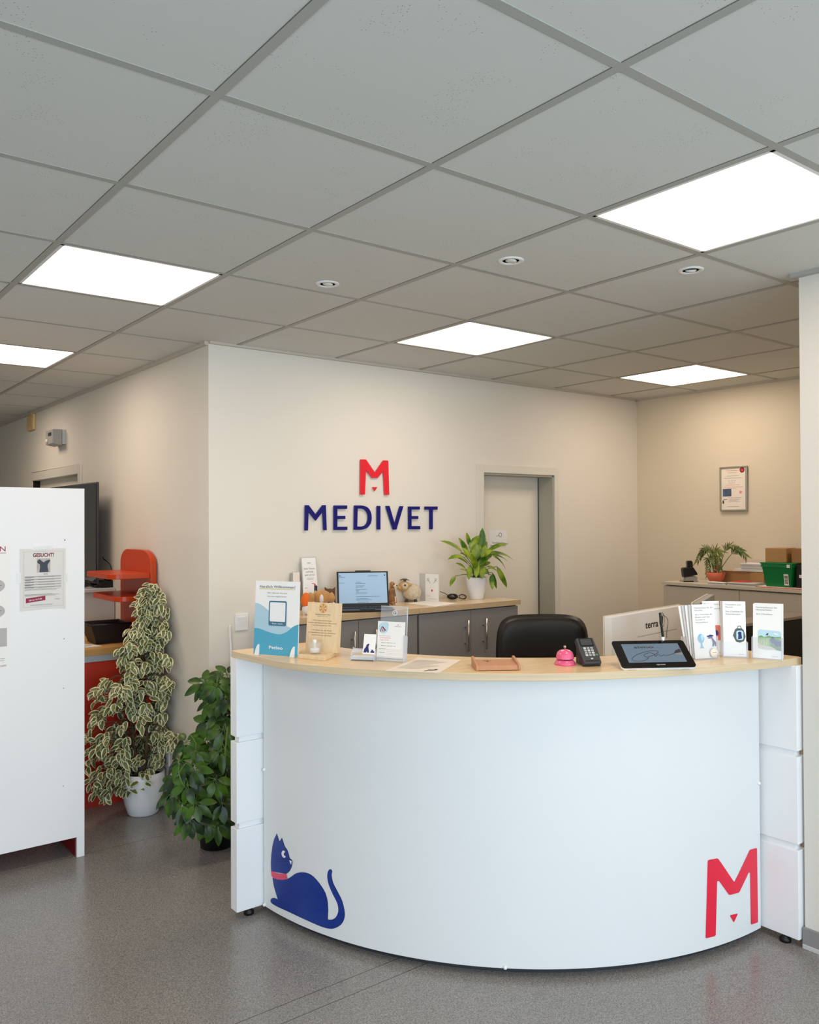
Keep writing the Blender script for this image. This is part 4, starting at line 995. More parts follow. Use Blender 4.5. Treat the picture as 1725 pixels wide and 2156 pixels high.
fr, Wc, Hc = stand((763, 1378), (786, 1379), (770.5, 1326.5), ZD+.028, .3)
fr.O += bk*.012; Wc = .05
m = MB(); m.box((0, 0, -.0012), (Wc, .078, 0), 'paper', fr)
m.uvp(fr, [(.004, .01), (.006, .02), (.011, .027), (.014, .036), (.02, .041), (.026, .038), (.023, .034), (.022, .026), (.026, .012), (.026, .006), (.018, .006), (.018, .012), (.014, .006), (.003, .006)], 'navy', .0006)
m.uvp(fr, [(.032, .006), (.032, .011), (.036, .014), (.034, .019), (.038, .017), (.042, .019), (.042, .014), (.047, .012), (.048, .006)], 'navy', .0006); m.rect(fr, .016, .029, .02, .0305, 'decal_red', .0009)
m.build('business_card', None, label='white business card with a dark blue dog drawing, upright in the card holder', category='card')
# flyer stand
fr, W, H = stand((793, 1389), (848, 1393), (797.5, 1307.5), ZD+.004, .1)
t = thing('flyer_stand', fr.p(W/2, 0), 'clear acrylic flyer stand with a tall back plate beside the card holder', 'stand')
fb = Fr(fr.p(0, 0, -.022), fr.U, fr.V, fr.N); zt_ = stand((793, 1389), (848, 1393), (797.5, 1275), ZD+.004, .1)[2]
m = MB(); m.box((.0, 0, -.0025), (W+.004, zt_, 0), 'acrylic', fb); m.box((0, zt_-.002, -.003), (W+.004, zt_, .0002), 'acrylic_edge', fb)
m.box((W+.001, zt_*.0, -.003), (W+.004, zt_, .0002), 'acrylic_edge', fb); m.build('back_plate', t)
m = MB(); m.box((-.003, -.003, .0015), (W+.002, H*.1, .0035), 'acrylic', fr); m.hexa([fr.p(W+.001, -.003, .0035), fr.p(W+.004, -.003, .0035), fr.p(W+.004, -.003, -.03), fr.p(W+.001, -.003, -.03)], [fr.p(W+.001, H*.68, .0035), fr.p(W+.004, H*.68, .0035), fr.p(W+.004, H*.63, -.03), fr.p(W+.001, H*.63, -.03)], 'acrylic_edge'); m.box((-.003, -.004, -.03), (W+.004, -.002, .0035), 'acrylic_edge', fr)
m.build('pocket', t)
m = MB()
cc = fb.p(W*.56, zt_-.026, .002); m.lathe([(.011, 0), (.011, .003), (.007, .004), (.007, .001)], cc, 'acrylic_edge', 20, ax=fb.N); m.lathe([(0, 0), (.004, 0), (.004, .008), (0, .009)], cc, 'steel', 12, ax=fb.N); m.build('hook_disc', t)
m = MB(); m.box((0, 0, -.012), (W, H, 0), 'paper', fr)
m.disc(fr, W*.22, H*.83, W*.19, 'sky_print', .0005); m.disc(fr, W*.3, H*.9, W*.12, 'sky_print', .0006)
for s in (0, 1, 2): m.uvp(fr, [(W*(.09+s*.07), H*.73), (W*(.12+s*.07), H*.73), (W*(.17+s*.05), H*.86-.004*s), (W*(.15+s*.05), H*.86-.004*s)], 'wine', .0009)
m.uvp(fr, [(W*.15, H*.86), (W*.2, H*.87), (W*.33, H*.77), (W*.31, H*.75)], 'wine', .0009)
text(m, fr, 'MEDIVET', W*.78, H*.87, H*.016, 'wine', W*.24, n=.0009); text(m, fr, 'M', W*.78, H*.91, H*.025, 'emblem_red', n=.0009, off=.02)
text(m, fr, 'Besuchen Sie uns am', W*.08, H*.62, H*.014, 'ink', W*.42, 'l', n=.0009); text(m, fr, 'Tiersprechstunde', W*.09, H*.565, H*.026, 'pink_print', W*.42, 'l', n=.0009); text(m, fr, 'August 2024', W*.09, H*.51, H*.024, 'pink_print', W*.34, 'l', n=.0009)
text(m, fr, 'Mittwoch, 10.08. 8:00-11 Uhr', W*.17, H*.445, H*.016, 'ink', W*.55, 'l', n=.0009, off=.01); text(m, fr, 'Mittwoch, 17.08. 9:00-11 Uhr', W*.17, H*.365, H*.016, 'ink', W*.55, 'l', n=.0009, off=.01)
hlines(m, fr, W*.08, W*.34, [H*.29, H*.2], 'ink_soft', .0014, .0009); hlines(m, fr, W*.36, W*.92, [H*.28, H*.24, H*.19, H*.15], 'line_gray', .0006, .0009, 0); m.rect(fr, W*.0, H*.05, W, H*.058, 'navy', .0009); m.rect(fr, 0, H*.03, W, H*.035, 'navy', .0009)
m.build('flyer', None, label='white event flyer with a blue dotted circle in the clear flyer stand', category='flyer')
# letter sheet
def logo(mb, P):
    A, B, C_, D_ = P; q = lambda s, t_: A.lerp(B, s).lerp(D_.lerp(C_, s), t_)+V3(0, 0, .001)
    for a in ((.66, .08), (.72, .12), (.78, .08), (.84, .13)): pass
    f_ = Fr(q(.66, .06), q(.86, .14)-q(.66, .06), V3(0, 0, 1).cross(q(.86, .14)-q(.66, .06)), (0, 0, 1))
    mb.uvp(f_, [(0, 0), (.02, .008), (.03, .018), (.045, .01), (.058, .022), (.064, .014), (.05, .0), (.036, .0), (.026, .006), (.01, -.004)], 'ink', .0006)
sheet([(811, 1412.5), (926, 1416.5), (972, 1389.5), (880, 1385)], ZD+.0006, 'paper_cream', 'printed white letter sheet lying on the beech desk top', 'paper', 0, nm='letter_sheet', extra=lambda mb, P: (logo(mb, P), [mb.poly([P[0].lerp(P[1], s0).lerp(P[3].lerp(P[2], s0), tt)+V3(0, 0, .0012), P[0].lerp(P[1], s1).lerp(P[3].lerp(P[2], s1), tt)+V3(0, 0, .0012), P[0].lerp(P[1], s1).lerp(P[3].lerp(P[2], s1), tt+.012)+V3(0, 0, .0012), P[0].lerp(P[1], s0).lerp(P[3].lerp(P[2], s0), tt+.012)+V3(0, 0, .0012)], 'line_gray') for k in range(11) for tt, s0, s1 in [(.2+k*.06, .1, .55+.3*((k*31) % 5)/5)]]))
# wooden change tray
A, B, C_, D_ = [PZ(*q, ZD) for q in ((1003, 1413), (1097, 1411.5), (1075, 1386), (986, 1391))]
U = (B-A).normalized(); Nn = V3(-U.y, U.x, 0); Wt = (B-A).length; Dt = .135
f_ = Fr(A, U, Nn, (0, 0, 1))
t = thing('change_tray', f_.p(Wt/2, Dt/2), 'wooden change tray with raised rounded side rails in the middle of the desk', 'tray')
m = MB(); m.prism([f_.p(.008, 0, .002), f_.p(.008, .012, .017), f_.p(.008, Dt-.012, .022), f_.p(.008, Dt, .004)], U*(Wt-.016), 'tray_wood')
m.disc(f_, Wt*.33, Dt*.62, .006, 'ink_brown', .0222, rv=.005)
for a, b_ in ((-.012, .006), (-.005, .012), (.004, .012), (.012, .007)): m.disc(f_, Wt*.33+a, Dt*.62+b_+.004, .003, 'ink_brown', .0226, seg=10)
m.build('tray_board', t, bevel=.001)
for u in (0, Wt-.009):
    P = [(0, 0), (Dt, 0), (Dt, .026), (Dt-.006, .034), (Dt-.016, .035), (.012, .022), (.003, .018), (0, .01)]
    MB().prism([f_.p(u, a, b_) for a, b_ in P], U*.009, 'tray_wood').build('side_rail', t, bevel=.002)
# call bell
p = PZ(1190, 1399, ZD); t = thing('call_bell', p, 'pink metal call bell with a silver push button', 'bell')
MB().lathe([(0, .001), (.040, 0), (.0405, .004), (.034, .015), (.03, .019), (0, .019)], p, 'pink').build('base', t)
MB().lathe([(.0, .019), (.028, .019), (.0285, .023)], p, 'black').build('gap_ring', t)
MB().lathe([(.034, .0225), (.035, .0235), (.0335, .027), (.0325, .036), (.028, .047), (.019, .054), (.008, .057), (0, .0575)], p, 'pink').build('dome', t)
MB().lathe([(.004, .056), (.003, .062), (.0055, .064), (.0055, .068), (.003, .071), (0, .0715)], p, 'steel', 16).build('button', t)
# card terminal, propped up in its cradle
fr, W, H = stand((1232, 1397), (1267, 1395.5), (1223, 1343), ZD+.014, .75)
t = thing('card_terminal', fr.p(W/2, 0)-V3(0, 0, .014), 'dark grey card payment terminal with keypad beside the pink bell', 'payment terminal')
m = MB(); m.prism([fr.p(-.002, 0, 0), fr.p(-.004, H*.5, 0), fr.p(-.001, H, 0), fr.p(W+.001, H, 0), fr.p(W+.004, H*.5, 0), fr.p(W+.002, 0, 0)], fr.N*-.024, 'dark_gray'); m.build('housing', t, bevel=.004, seg=3)
m = MB(); f0 = Fr(PZ(1232.5, 1403.5, ZD), fr.U, (0, 0, 1)); 
m.prism([f0.p(0, 0, 0), f0.p(0, .02, .0), f0.p(0, .05, -.05), f0.p(0, .06, -.085), f0.p(0, 0, -.085)], fr.U*W*.95, 'black_plastic'); m.box((W*.08, .008, -.002), (W*.35, .013, .001), 'ivory', f0); m.box((W*.62, .008, -.002), (W*.88, .013, .001), 'ivory', f0); m.build('cradle', t, bevel=.002)
m = MB(); m.rect(fr, W*.1, H*.66, W*.9, H*.97, 'black_gloss', .0008); m.rect(fr, W*.16, H*.7, W*.84, H*.94, 'dark_gray', .0012); m.build('display', t)
m = MB()
for r in range(4):
    for c_ in range(3): m.box((W*(.2+.21*c_), H*(.27+.09*r), .0), (W*(.35+.21*c_), H*(.335+.09*r), .003), 'gray_plastic' if (r+c_) % 3 else 'gray_light', fr)
m.box((W*.82, H*.27, 0), (W*.93, H*.34, .003), 'field_dark', fr)
m.build('keypad', t)
m = MB(); m.box((W*.1, H*.07, -.001), (W*.9, H*.11, .001), 'black', fr); m.rect(fr, W*.45, H*.15, W*.58, H*.2, 'gray_light', .001); m.build('card_slot', t)
# signature tablet
fr, W, H = stand((1311, 1406), (1468, 1403), (1283, 1350), ZD+.01, 1.02)
t = thing('signature_tablet', fr.p(W/2, H/2)-V3(0, 0, .06), 'black signature tablet on a sloping stand showing a handwritten signature', 'tablet')
def rrp(u0, v0, u1, v1, r, n=0): return [fr.p(a, b, n) for a, b in rr(u0, v0, u1, v1, r)]
MB().prism(rrp(0, 0, W, H, .012, -.004), fr.N*-.008, 'white_plastic').build('back_shell', t)
MB().prism(rrp(0, .0, W, H, .012, 0), fr.N*-.004, 'black_gloss').build('bezel', t)
z0_ = ZD; q0 = fr.p(W*.15, H*.1, -.012); q1 = fr.p(W*.15, H*.95, -.012)
MB().prism([V3(q0.x, q0.y, z0_), q0, q1, V3(q1.x, q1.y, z0_)], fr.U*W*.7, 'black_plastic').build('foot_wedge', t)
for u in (.08, .8): MB().hexa([V3(*(fr.p(W*u, .006)).xy, ZD), V3(*(fr.p(W*u+.03, .006)).xy, ZD), V3(*(fr.p(W*u+.03, .02)).xy, ZD), V3(*(fr.p(W*u, .02)).xy, ZD)], [fr.p(W*u, .006, -.011), fr.p(W*u+.03, .006, -.011), fr.p(W*u+.03, .02, -.011), fr.p(W*u, .02, -.011)], 'black').build('rubber_foot', t)
sx0, sy0, sx1, sy1 = W*.115, H*.17, W*.90, H*.87
m = MB(); m.rect(fr, sx0, sy0, sx1, sy1, 'pad_screen', .0006); sw_, sh2 = sx1-sx0, sy1-sy0
text(m, fr, 'signo', sx0+sw_*.2, sy0+sh2*.76, sh2*.12, 'ink', sw_*.34, 'l', .02, n=.001); text(m, fr, 'tec', sx0+sw_*.56, sy0+sh2*.76, sh2*.12, 'screen_line', sw_*.2, 'l', n=.001)
S2 = lambda P: [(sx0+a*sw_, sy0+b*sh2) for a, b in P]
def curve2(P, k=8): return [(v.x, v.y) for v in catmull([V3(a, b, 0) for a, b in S2(P)], k)]
pth(m, fr, curve2([(.38, .25), (.28, .1), (.12, .08), (.08, .2), (.2, .42), (.4, .58), (.55, .62), (.58, .52), (.46, .36), (.34, .28), (.32, .4), (.42, .5), (.5, .44), (.5, .3), (.56, .42), (.6, .32), (.66, .38), (.7, .34), (.84, .44)]), .0011, 'ink', .001)
m.uvp(fr, S2([(.84, .44), (.9, .62), (.99, .7), (.99, .52)]), 'ink', .001); m.uvp(fr, S2([(.84, .42), (.99, .5), (.99, .35)]), 'ink_soft', .0009)
m.build('screen', t)
m = MB(); text(m, fr, 'signotec', W*.53, H*.07, H*.045, 'gray_light', W*.12, n=.0006); m.build('brand_print', t)
# pen with its cord, standing in the holder clip at the top edge
pb = fr.p(W*.74, H+.004, -.004); dy = PY(1397, 1343, pb.y)
pen_b = V3(*PY(1396.5, 1344, pb.y)); pen_t = V3(*PY(1390, 1290, pb.y))
pt = thing('stylus_pen', pen_b, 'black stylus pen upright at the back edge of the signature tablet with its cord', 'pen')
MB().tube([pen_b, pen_b.lerp(pen_t, .08), pen_t.lerp(pen_b, .04), pen_t], [.004, .0046, .0046, .0036], 'black_plastic', 14).build('barrel', pt)
MB().tube([pen_b+V3(0, 0, -.012), pen_b+V3(0, 0, .006)], .0058, 'white', 12).build('holder_clip', pt)
c1 = [pen_t-V3(0, 0, .006)] + [V3(*PY(x, y, pb.y)) for x, y in ((1400, 1297), (1405, 1302), (1407, 1310), (1405, 1325), (1404, 1344))]
MB().tube(catmull(c1, 5), .0011, 'black', 6).build('cord', pt)
# leaflets in clear holders
def leaflet(bl, br, tl, tilt, title, sub, label, art, thick=.02, z=.004, gp=None, zz=0):
    fr, W, H = stand(bl, br, tl, ZD+z, tilt)
    m = MB(); m.box((0, 0, -.0035), (W, H, 0), 'paper', fr)
    for k, (s, ww) in enumerate(title): text(m, fr, s, W*.1, H*(.925-k*.045), H*.026, 'ink_soft', W*ww, 'l', n=.0008)
    for k, (s, ww) in enumerate(sub): text(m, fr, s, W*.12, H*(.925-len(title)*.045-.035-k*.048), H*.026, 'ink_soft', W*ww, 'l', n=.0008, sk=.2)
    art(m, fr, W, H)
    text(m, fr, 'MEDIVET', W*.78, H*.035, H*.013, 'wine', W*.24, n=.0008)
    o = m.build('leaflet', None, label=label, category='leaflet')
    return fr, W, H, o
def A_fan(m, fr, W, H):
    m.disc(fr, W*.32, H*.37, W*.15, 'fan_blue', .0006, rv=H*.085); m.disc(fr, W*.38, H*.39, W*.07, 'sky_print', .0009, rv=H*.06); m.uvp(fr, [(W*.3, H*.3), (W*.36, H*.3), (W*.38, H*.22), (W*.45, H*.19), (W*.24, H*.19), (W*.29, H*.22)], 'fan_blue', .0009)
    m.uvp(fr, [(W*a_, H*b_) for a_, b_ in ((.57, .4), (.6, .415), (.67, .42), (.72, .435), (.78, .43), (.86, .425), (.9, .4), (.83, .405), (.84, .375), (.91, .33), (.985, .29), (.985, .215), (.93, .215), (.92, .265), (.87, .215), (.80, .215), (.83, .28), (.8, .345), (.76, .362), (.66, .36), (.62, .372), (.66, .385))], 'navy', .0008); m.uvp(fr, [(W*.76, H*.362), (W*.84, H*.375), (W*.845, H*.365), (W*.78, H*.35)], 'cat_pink', .001)
def A_case(m, fr, W, H):
    m.uvp(fr, rr(W*.5, H*.27, W*1.0, H*.55, .008), 'salmon', .0006); m.disc(fr, W*.72, H*.4, W*.14, 'navy', .0009, rv=H*.06); m.rect(fr, W*.6, H*.35, W*.85, H*.365, 'cat_pink', .0011)
def A_carrier(m, fr, W, H):
    m.uvp(fr, [(W*.42, H*.38), (W*.52, H*.49), (W*.6, H*.51), (W*.82, H*.51), (W*.9, H*.48), (W*.98, H*.36), (W*.9, H*.28), (W*.72, H*.25), (W*.55, H*.27)], 'crate_gray', .0006)
    m.uvp(fr, rr(W*.57, H*.3, W*.88, H*.47, .008), 'sky_print', .0009); m.disc(fr, W*.72, H*.42, W*.08, 'navy', .0012, rv=H*.03); m.uvp(fr, [(W*.66, H*.4), (W*.8, H*.4), (W*.82, H*.33), (W*.64, H*.31)], 'navy', .0012)
    pth(m, fr, [(W*.62, H*.51), (W*.65, H*.55), (W*.76, H*.55), (W*.8, H*.51)], .0012, 'crate_gray', .0008)
def A_garden(m, fr, W, H):
    m.uvp(fr, [(W*.17, H*.38), (W*.17, H*.5), (W*.25, H*.53), (W*.95, H*.51), (W*.99, H*.47), (W*.99, H*.35)], 'sky_print', .0006)
    m.uvp(fr, [(W*.17, H*.3), (W*.19, H*.4), (W*.3, H*.42), (W*.4, H*.39), (W*.55, H*.42), (W*.75, H*.4), (W*.99, H*.41), (W*.99, H*.2), (W*.6, H*.22), (W*.3, H*.22)], 'field', .0009)
    m.uvp(fr, [(W*.6, H*.25), (W*.7, H*.33), (W*.85, H*.38), (W*.99, H*.34), (W*.99, H*.15), (W*.75, H*.17)], 'field_dark', .0012); m.uvp(fr, [(W*.17, H*.25), (W*.4, H*.24), (W*.75, H*.2), (W*.8, H*.17), (W*.5, H*.16), (W*.2, H*.18)], 'sand', .0013)
    for k in range(9): u = W*(.2+.04*k); pth(m, fr, [(u, H*.24), (u+W*.02*((k % 3)-1), H*.35)], .001, 'pale_green', .0014)
    m.disc(fr, W*.7, H*.34, W*.1, 'navy', .0016, rv=H*.05); m.uvp(fr, [(W*.72, H*.3), (W*.82, H*.34), (W*.99, H*.32), (W*.99, H*.24), (W*.8, H*.23)], 'navy', .0016)
    m.uvp(fr, [(W*.44, H*.43), (W*.5, H*.46), (W*.55, H*.47), (W*.53, H*.43)], 'navy', .0014); m.uvp(fr, [(W*.7, H*.46), (W*.78, H*.475), (W*.92, H*.45), (W*.86, H*.44)], 'white', .0012)
LG = 'checklist leaflets in clear holders on the desk'
fA, WA, HA, oA = leaflet((1464, 1387.5), (1511, 1385), (1448, 1273.5), .1, [('Hitzeschutz für Ihr', .85), ('Haustier', .38)], [('Ihre Checkliste für', .78), ('Reisen und den', .66), ('Sommer in', .42), ('Deutschland', .55)], 'white leaflet with a blue fan and a dark dog, nearest the signature tablet', A_fan)
for k in range(4):
    m = MB(); f_ = Fr(fA.p(-.0035*(k+1), 0, -.007*(k+1)-.001*k), fA.U, fA.V+fA.U*(-.03*(k+1)), fA.N); m.box((0, .002, -.004), (WA, HA-.001*k, 0), 'paper' if k % 2 else 'paper_gray', f_)
    m.build('leaflet', None, label='blank-edged leaflet fanned out behind the blue fan leaflet', category='leaflet', group='leaflets fanned out behind the blue fan leaflet')
leaflet((1485, 1380), (1521, 1379), (1482, 1265.5), .1, [('Reisen mit Katze', 1.4)], [('Ihre Checkliste', 1.2)], 'white leaflet with a red travel case, half hidden between the fan and carrier leaflets', A_case)
fC, WC, HC, oC = leaflet((1524.5, 1381.5), (1572.5, 1383), (1526, 1265.5), .1, [('Traumafrei zum', .7), ('Tierarzt', .34)], [('Ihre Checkliste für', .78), ('Katzenbesitzer', .66)], 'white leaflet with a grey-green pet carrier drawing, second from the right', A_carrier)
for k in range(3):
    m = MB(); f_ = Fr(fC.p(-.0025*(k+1), 0, -.006*(k+1)), fC.U, fC.V, fC.N); m.box((0, .001, -.005), (WC-.002, HC, 0), 'paper_gray' if k % 2 else 'paper', f_)
    m.build('leaflet', None, label='white leaflet stacked edge-on behind the pet carrier leaflet', category='leaflet', group='leaflets stacked behind the pet carrier leaflet')
fD, WD, HD, oD = leaflet((1586, 1384.5), (1646, 1388.5), (1589.5, 1271), .08, [('Gartenpflanzen für', .76), ('Haustierhalter', .58)], [('Ihre Checkliste', .56)], 'white leaflet with a green garden and blue cat drawing, rightmost in its own clear holder', A_garden)
for k in range(2):
    m = MB(); f_ = Fr(fD.p(.004*(k+1), 0, -.006*(k+1)), fD.U, fD.V, fD.N); m.box((0, .001, -.004), (WD-.002, HD+.003, 0), 'paper', f_)
    m.build('leaflet', None, label='white leaflet stacked directly behind the garden leaflet', category='leaflet', group='leaflets behind the garden leaflet')
def holder(fr, W, H, label, hf, dp=.034, ul=-.005):
    t = thing('leaflet_holder', fr.p(W/2, 0)-V3(0, 0, .004), label, 'leaflet holder')
    m = MB(); m.box((-.003, -.002, .002), (W+.004, H*hf, .004), 'acrylic', fr)
    m.build('front_lip', t)
    for u in (ul, W+.003): MB().hexa([fr.p(u, -.003, .004), fr.p(u+.0025, -.003, .004), fr.p(u+.0025, -.003, -dp), fr.p(u, -.003, -dp)], [fr.p(u, H*hf*1.0, .004), fr.p(u+.0025, H*hf, .004), fr.p(u+.0025, H*(hf+.02), -dp), fr.p(u, H*(hf+.02), -dp)], 'acrylic_edge').build('side_wall', t)
    MB().box((ul, -.004, -dp), (W+.0055, -.0015, .004), 'acrylic_edge', fr).build('floor_plate', t)
holder(fC, WC, HC, 'clear acrylic holder around the pet carrier leaflet', .26)
holder(fD, WD, HD, 'clear acrylic holder around the garden leaflet, rightmost on the desk', .38)
holder(fA, WA, HA, 'clear acrylic holder around the blue fan leaflet', .4, .042, -.03)
m = MB(); f_ = Fr(fA.p(WA*.83, HA*.1, .006), fA.U, fA.V, fA.N); m.lathe([(0, 0), (.018, 0), (.018, .0015), (0, .002)], f_.O, 'paper_cream', 24, ax=f_.N); hlines(m, f_, -.008, .009, [0], 'ink_soft', .0015, .0025)
m.build('round_sticker', None, label='small round cream sticker on the fan leaflet holder', category='sticker')

# ================================================================== BEHIND THE DESK
# white monitor seen from behind
A = PY(1287.5, 1300, 1.27); U = V3(math.cos(.149), math.sin(.149), 0)
W, H = .72, .36; bo = Fr(A-V3(0, 0, H), U, (0, 0, 1), (U.y, -U.x, 0))
t = thing('monitor', V3(A.x+U.x*.27, A.y+U.y*.27+.05, .745), 'white monitor seen from the back with lettering, behind the signature tablet', 'monitor')
m = MB(); m.box((0, 0, -.035), (W, H, 0), 'monitor_white', bo); m.build('housing', t, bevel=.002)
m = MB(); m.box((-.0035, -.004, -.04), (W+.0035, H+.0035, -.035), 'monitor_edge', bo); m.box((0, 0, -.042), (W, H, -.04), 'black_gloss', bo); m.build('bezel', t)
m = MB(); text(m, bo, 'terra', .305, H-.078, .032, 'black', .125, 'l', .02, n=.0006)
gf = [bo.p(.468+.026*math.cos(a*pi/10), H-.052+.036*math.sin(a*pi/10), .0006) for a in range(20)]; gi = [bo.p(.468+.0235*math.cos(a*pi/10), H-.052+.033*math.sin(a*pi/10), .0006) for a in range(20)]
m.ring(gf, gi, bo.N*.0003, 'black'); m.uvp(bo, [(.452, H-.05), (.464, H-.03), (.48, H-.036), (.476, H-.07), (.466, H-.078)], 'black', .0008)
m.rect(bo, .23, H-.112, .62, H-.107, 'gray_light', .0006); m.rect(bo, .38, H-.18, .52, H-.16, 'gray_light', .0006); m.build('back_print', t)
m = MB(); cb = bo.p(W/2, 0, -.005); m.box((W/2-.03, -(A.z-H-.745), -.02), (W/2+.03, .1, .012), 'monitor_white', bo); m.box((W/2-.1, -(A.z-H-.745), -.12), (W/2+.1, -(A.z-H-.745)+.012, .06), 'monitor_white', bo); m.build('stand_foot', t)
# second monitor, edge visible above the leaflets
B = PX(1505, 1251.5, 3.62); U = V3(math.cos(.44), math.sin(.44), 0); bo = Fr(B-U*.5-V3(0, 0, .32), U, (0, 0, 1), (U.y, -U.x, 0))
t = thing('monitor', bo.p(.25, 0)-V3(0, 0, bo.O.z-.745), 'second monitor turned away, only its pale top edge showing above the leaflets', 'monitor')
sd_ = thing('side_table', (3.45, 1.14, 0), 'low beech side table under the second monitor, behind the right desk end', 'table'); MB().box((3.12, .9, .72), (3.78, 1.38, .745), 'beech').build('table_top', sd_)
for x in (3.14, 3.74): MB().box((x, .92, 0), (x+.03, 1.36, .72), 'desk_white').build('side_panel', sd_)
MB().box((0, 0, -.03), (.5, .32, 0), 'gray_plastic', bo).build('housing', t, bevel=.002); MB().box((-.002, -.002, -.038), (.502, .322, -.03), 'monitor_edge', bo).build('bezel', t)
m = MB(); zb_ = bo.O.z-.745; m.box((.22, -zb_, -.02), (.28, .1, .006), 'gray_plastic', bo); m.box((.15, -zb_, -.12), (.35, -zb_+.012, .03), 'gray_plastic', bo); m.build('stand_foot', t)
# office chair
cpt = PZ(1140, 1330, 1.13); d4 = ray(1140, 1330)*4.4; cc = CAM+d4
ch = thing('office_chair', V3(cc.x, cc.y, 0), 'black leather office chair behind the reception desk', 'chair')
U = V3(.81, -.586, 0); bo = Fr(V3(cc.x, cc.y, 0), U, (0, 0, 1)); bd_ = -bo.N
zt2 = 1.172
m = MB(); pts = []; nx, nz = 26, 22
hw, z0b = .238, .62
vs = []; 
for s in (0, 1):
    for j in range(nz+1):
        for i in range(nx+1):
            u = -1+2*i/nx; v = -1+2*j/nz
            # rounded-rectangle outline with a slight dip at the sides
            r = (abs(u)**6+abs(v)**6)**(1/6) if (u or v) else 1; mx_ = max(abs(u), abs(v)); k = mx_/r if r else 1
            uu, vv = u*k, v*k; th = .045*(1-mx_**8)**.5*(1 if s == 0 else -.6)
            x = uu*hw*(1+.02*math.cos(vv*2)); z = (z0b+zt2)/2+vv*(zt2-z0b)/2-.006*uu*uu*(vv > 0); dpth = .03*uu*uu
            vs.append(bo.p(x, z, dpth+th))
F = []; n_ = (nx+1)*(nz+1)
for s in (0, 1):
    for j in range(nz):
        for i in range(nx):
            a = s*n_+j*(nx+1)+i; q = (a, a+1, a+nx+2, a+nx+1); F.append(q if s == 0 else tuple(reversed(q)))
m.add(vs, F, 'leather', True); m.build('backrest', ch)
m = MB(); m.ball(bo.p(0, .50, .22), (.25, .24, .055), 'leather', 32, WORLD, lambda d: 1/max((abs(d.x)**5+abs(d.y)**5+abs(d.z)**5)**.2, .01)*.92 if True else 1)
m.build('seat', ch)
m = MB(); m.tube([bo.p(0, .75, -.03), bo.p(0, .55, -.07), bo.p(0, .44, 0), bo.p(0, .43, .15)], .022, 'black_plastic', 10); m.build('back_bracket', ch)
for s in (-1, 1):
    m = MB(); m.tube(catmull([bo.p(s*.2, .46, .2), bo.p(s*.3, .5, .2), bo.p(s*.3, .68, .18), bo.p(s*.28, .70, .05)], 5), .016, 'black_plastic', 10); m.tube([bo.p(s*.3, .70, .3), bo.p(s*.3, .70, .02)], .025, 'leather', 12); m.build('armrest', ch)
MB().tube([bo.p(0, .12, .2), bo.p(0, .3, .2), bo.p(0, .301, .2), bo.p(0, .45, .2)], [.03, .03, .018, .018], 'steel', 16).build('gas_lift', ch)
m = MB()
for k in range(5):
    a = k*2*pi/5; e_ = bo.p(0, 0, .2)+V3(math.cos(a), math.sin(a), 0)*.28
    m.tube([bo.p(0, .13, .2), e_+V3(0, 0, .08)], [.025, .016], 'black_plastic', 8)
m.build('star_base', ch)
for k in range(5):
    a = k*2*pi/5; e_ = bo.p(0, 0, .2)+V3(math.cos(a), math.sin(a), 0)*.28
    m = MB(); sd = V3(-math.sin(a), math.cos(a), 0); m.lathe([(0, -.02), (.022, -.02), (.026, -.014), (.026, .014), (.022, .02), (0, .02)], e_+V3(0, 0, .026), 'black', 18, ax=sd); m.tube([e_+V3(0, 0, .03), e_+V3(0, 0, .085)], .008, 'black', 8); m.build('castor', ch)
# black copier with a beige top
Yc = 1.40; A = PY(1574, 1312, Yc); B = PY(1700, 1299, Yc)
t = thing('copier', ((A.x+B.x)/2+.05, Yc+.2, 0), 'black office copier with a beige top, glimpsed right behind the leaflets', 'copier')
MB().box((A.x, Yc, .08), (B.x+.05, Yc+.14, A.z-.02), 'black').build('body', t, bevel=.006); MB().box((A.x-.005, Yc-.008, A.z-.018), (B.x+.055, Yc+.15, A.z), 'beige_lid').build('top_cover', t, bevel=.003)
for x in (A.x+.04, B.x): 
    for y in (Yc+.03, Yc+.11): MB().tube([(x, y, 0), (x, y, .082)], .025, 'black', 12).build('foot', t)

# ================================================================== LEFT SIDE
YP = 3.212
a = PY(181, 1029, YP); xr = PY(178, 1400, YP).x; zt_ = a.z
rl = PY(162, 1763, YP); xl = -.35
t = thing('notice_cabinet', ((xl+xr)/2, YP+.2, 0), 'tall white cabinet at the left edge with notices taped to its face', 'cabinet')
m = MB(); m.prism([(xl, YP, rl.z), (rl.x, YP, rl.z), (rl.x, YP, .0), (xr, YP, .0), (xr, YP, zt_), (xl, YP, zt_)], (0, .018, 0), 'desk_white'); m.build('face_panel', t, bevel=.001)
MB().box((xr-.02, YP+.019, 0), (xr, YP+.4, zt_-.002), 'desk_white').box((rl.x-.004, YP+.02, 0), (xr-.0205, YP+.4, rl.z+.04), 'dark_red').build('side_board', t); MB().box((xl, YP+.019, 0), (xl+.02, YP+.4, zt_-.002), 'desk_white').build('side_board', t)
m = MB(); m.box((xl+.021, YP+.02, rl.z+.02), (xr-.021, YP+.4, zt_-.004), 'desk_white'); m.build('carcass', t)
for x, y in ((136.5, 1137), (135, 1345), (134, 1449), (133, 1655)):
    q = PY(x, y, YP); MB().lathe([(0, 0), (.003, 0), (.0025, .001), (0, .0012)], q, 'dark_gray' if y < 1200 else 'gray_plastic', 10, ax=(0, -1, 0)).build('screw_hole', t)
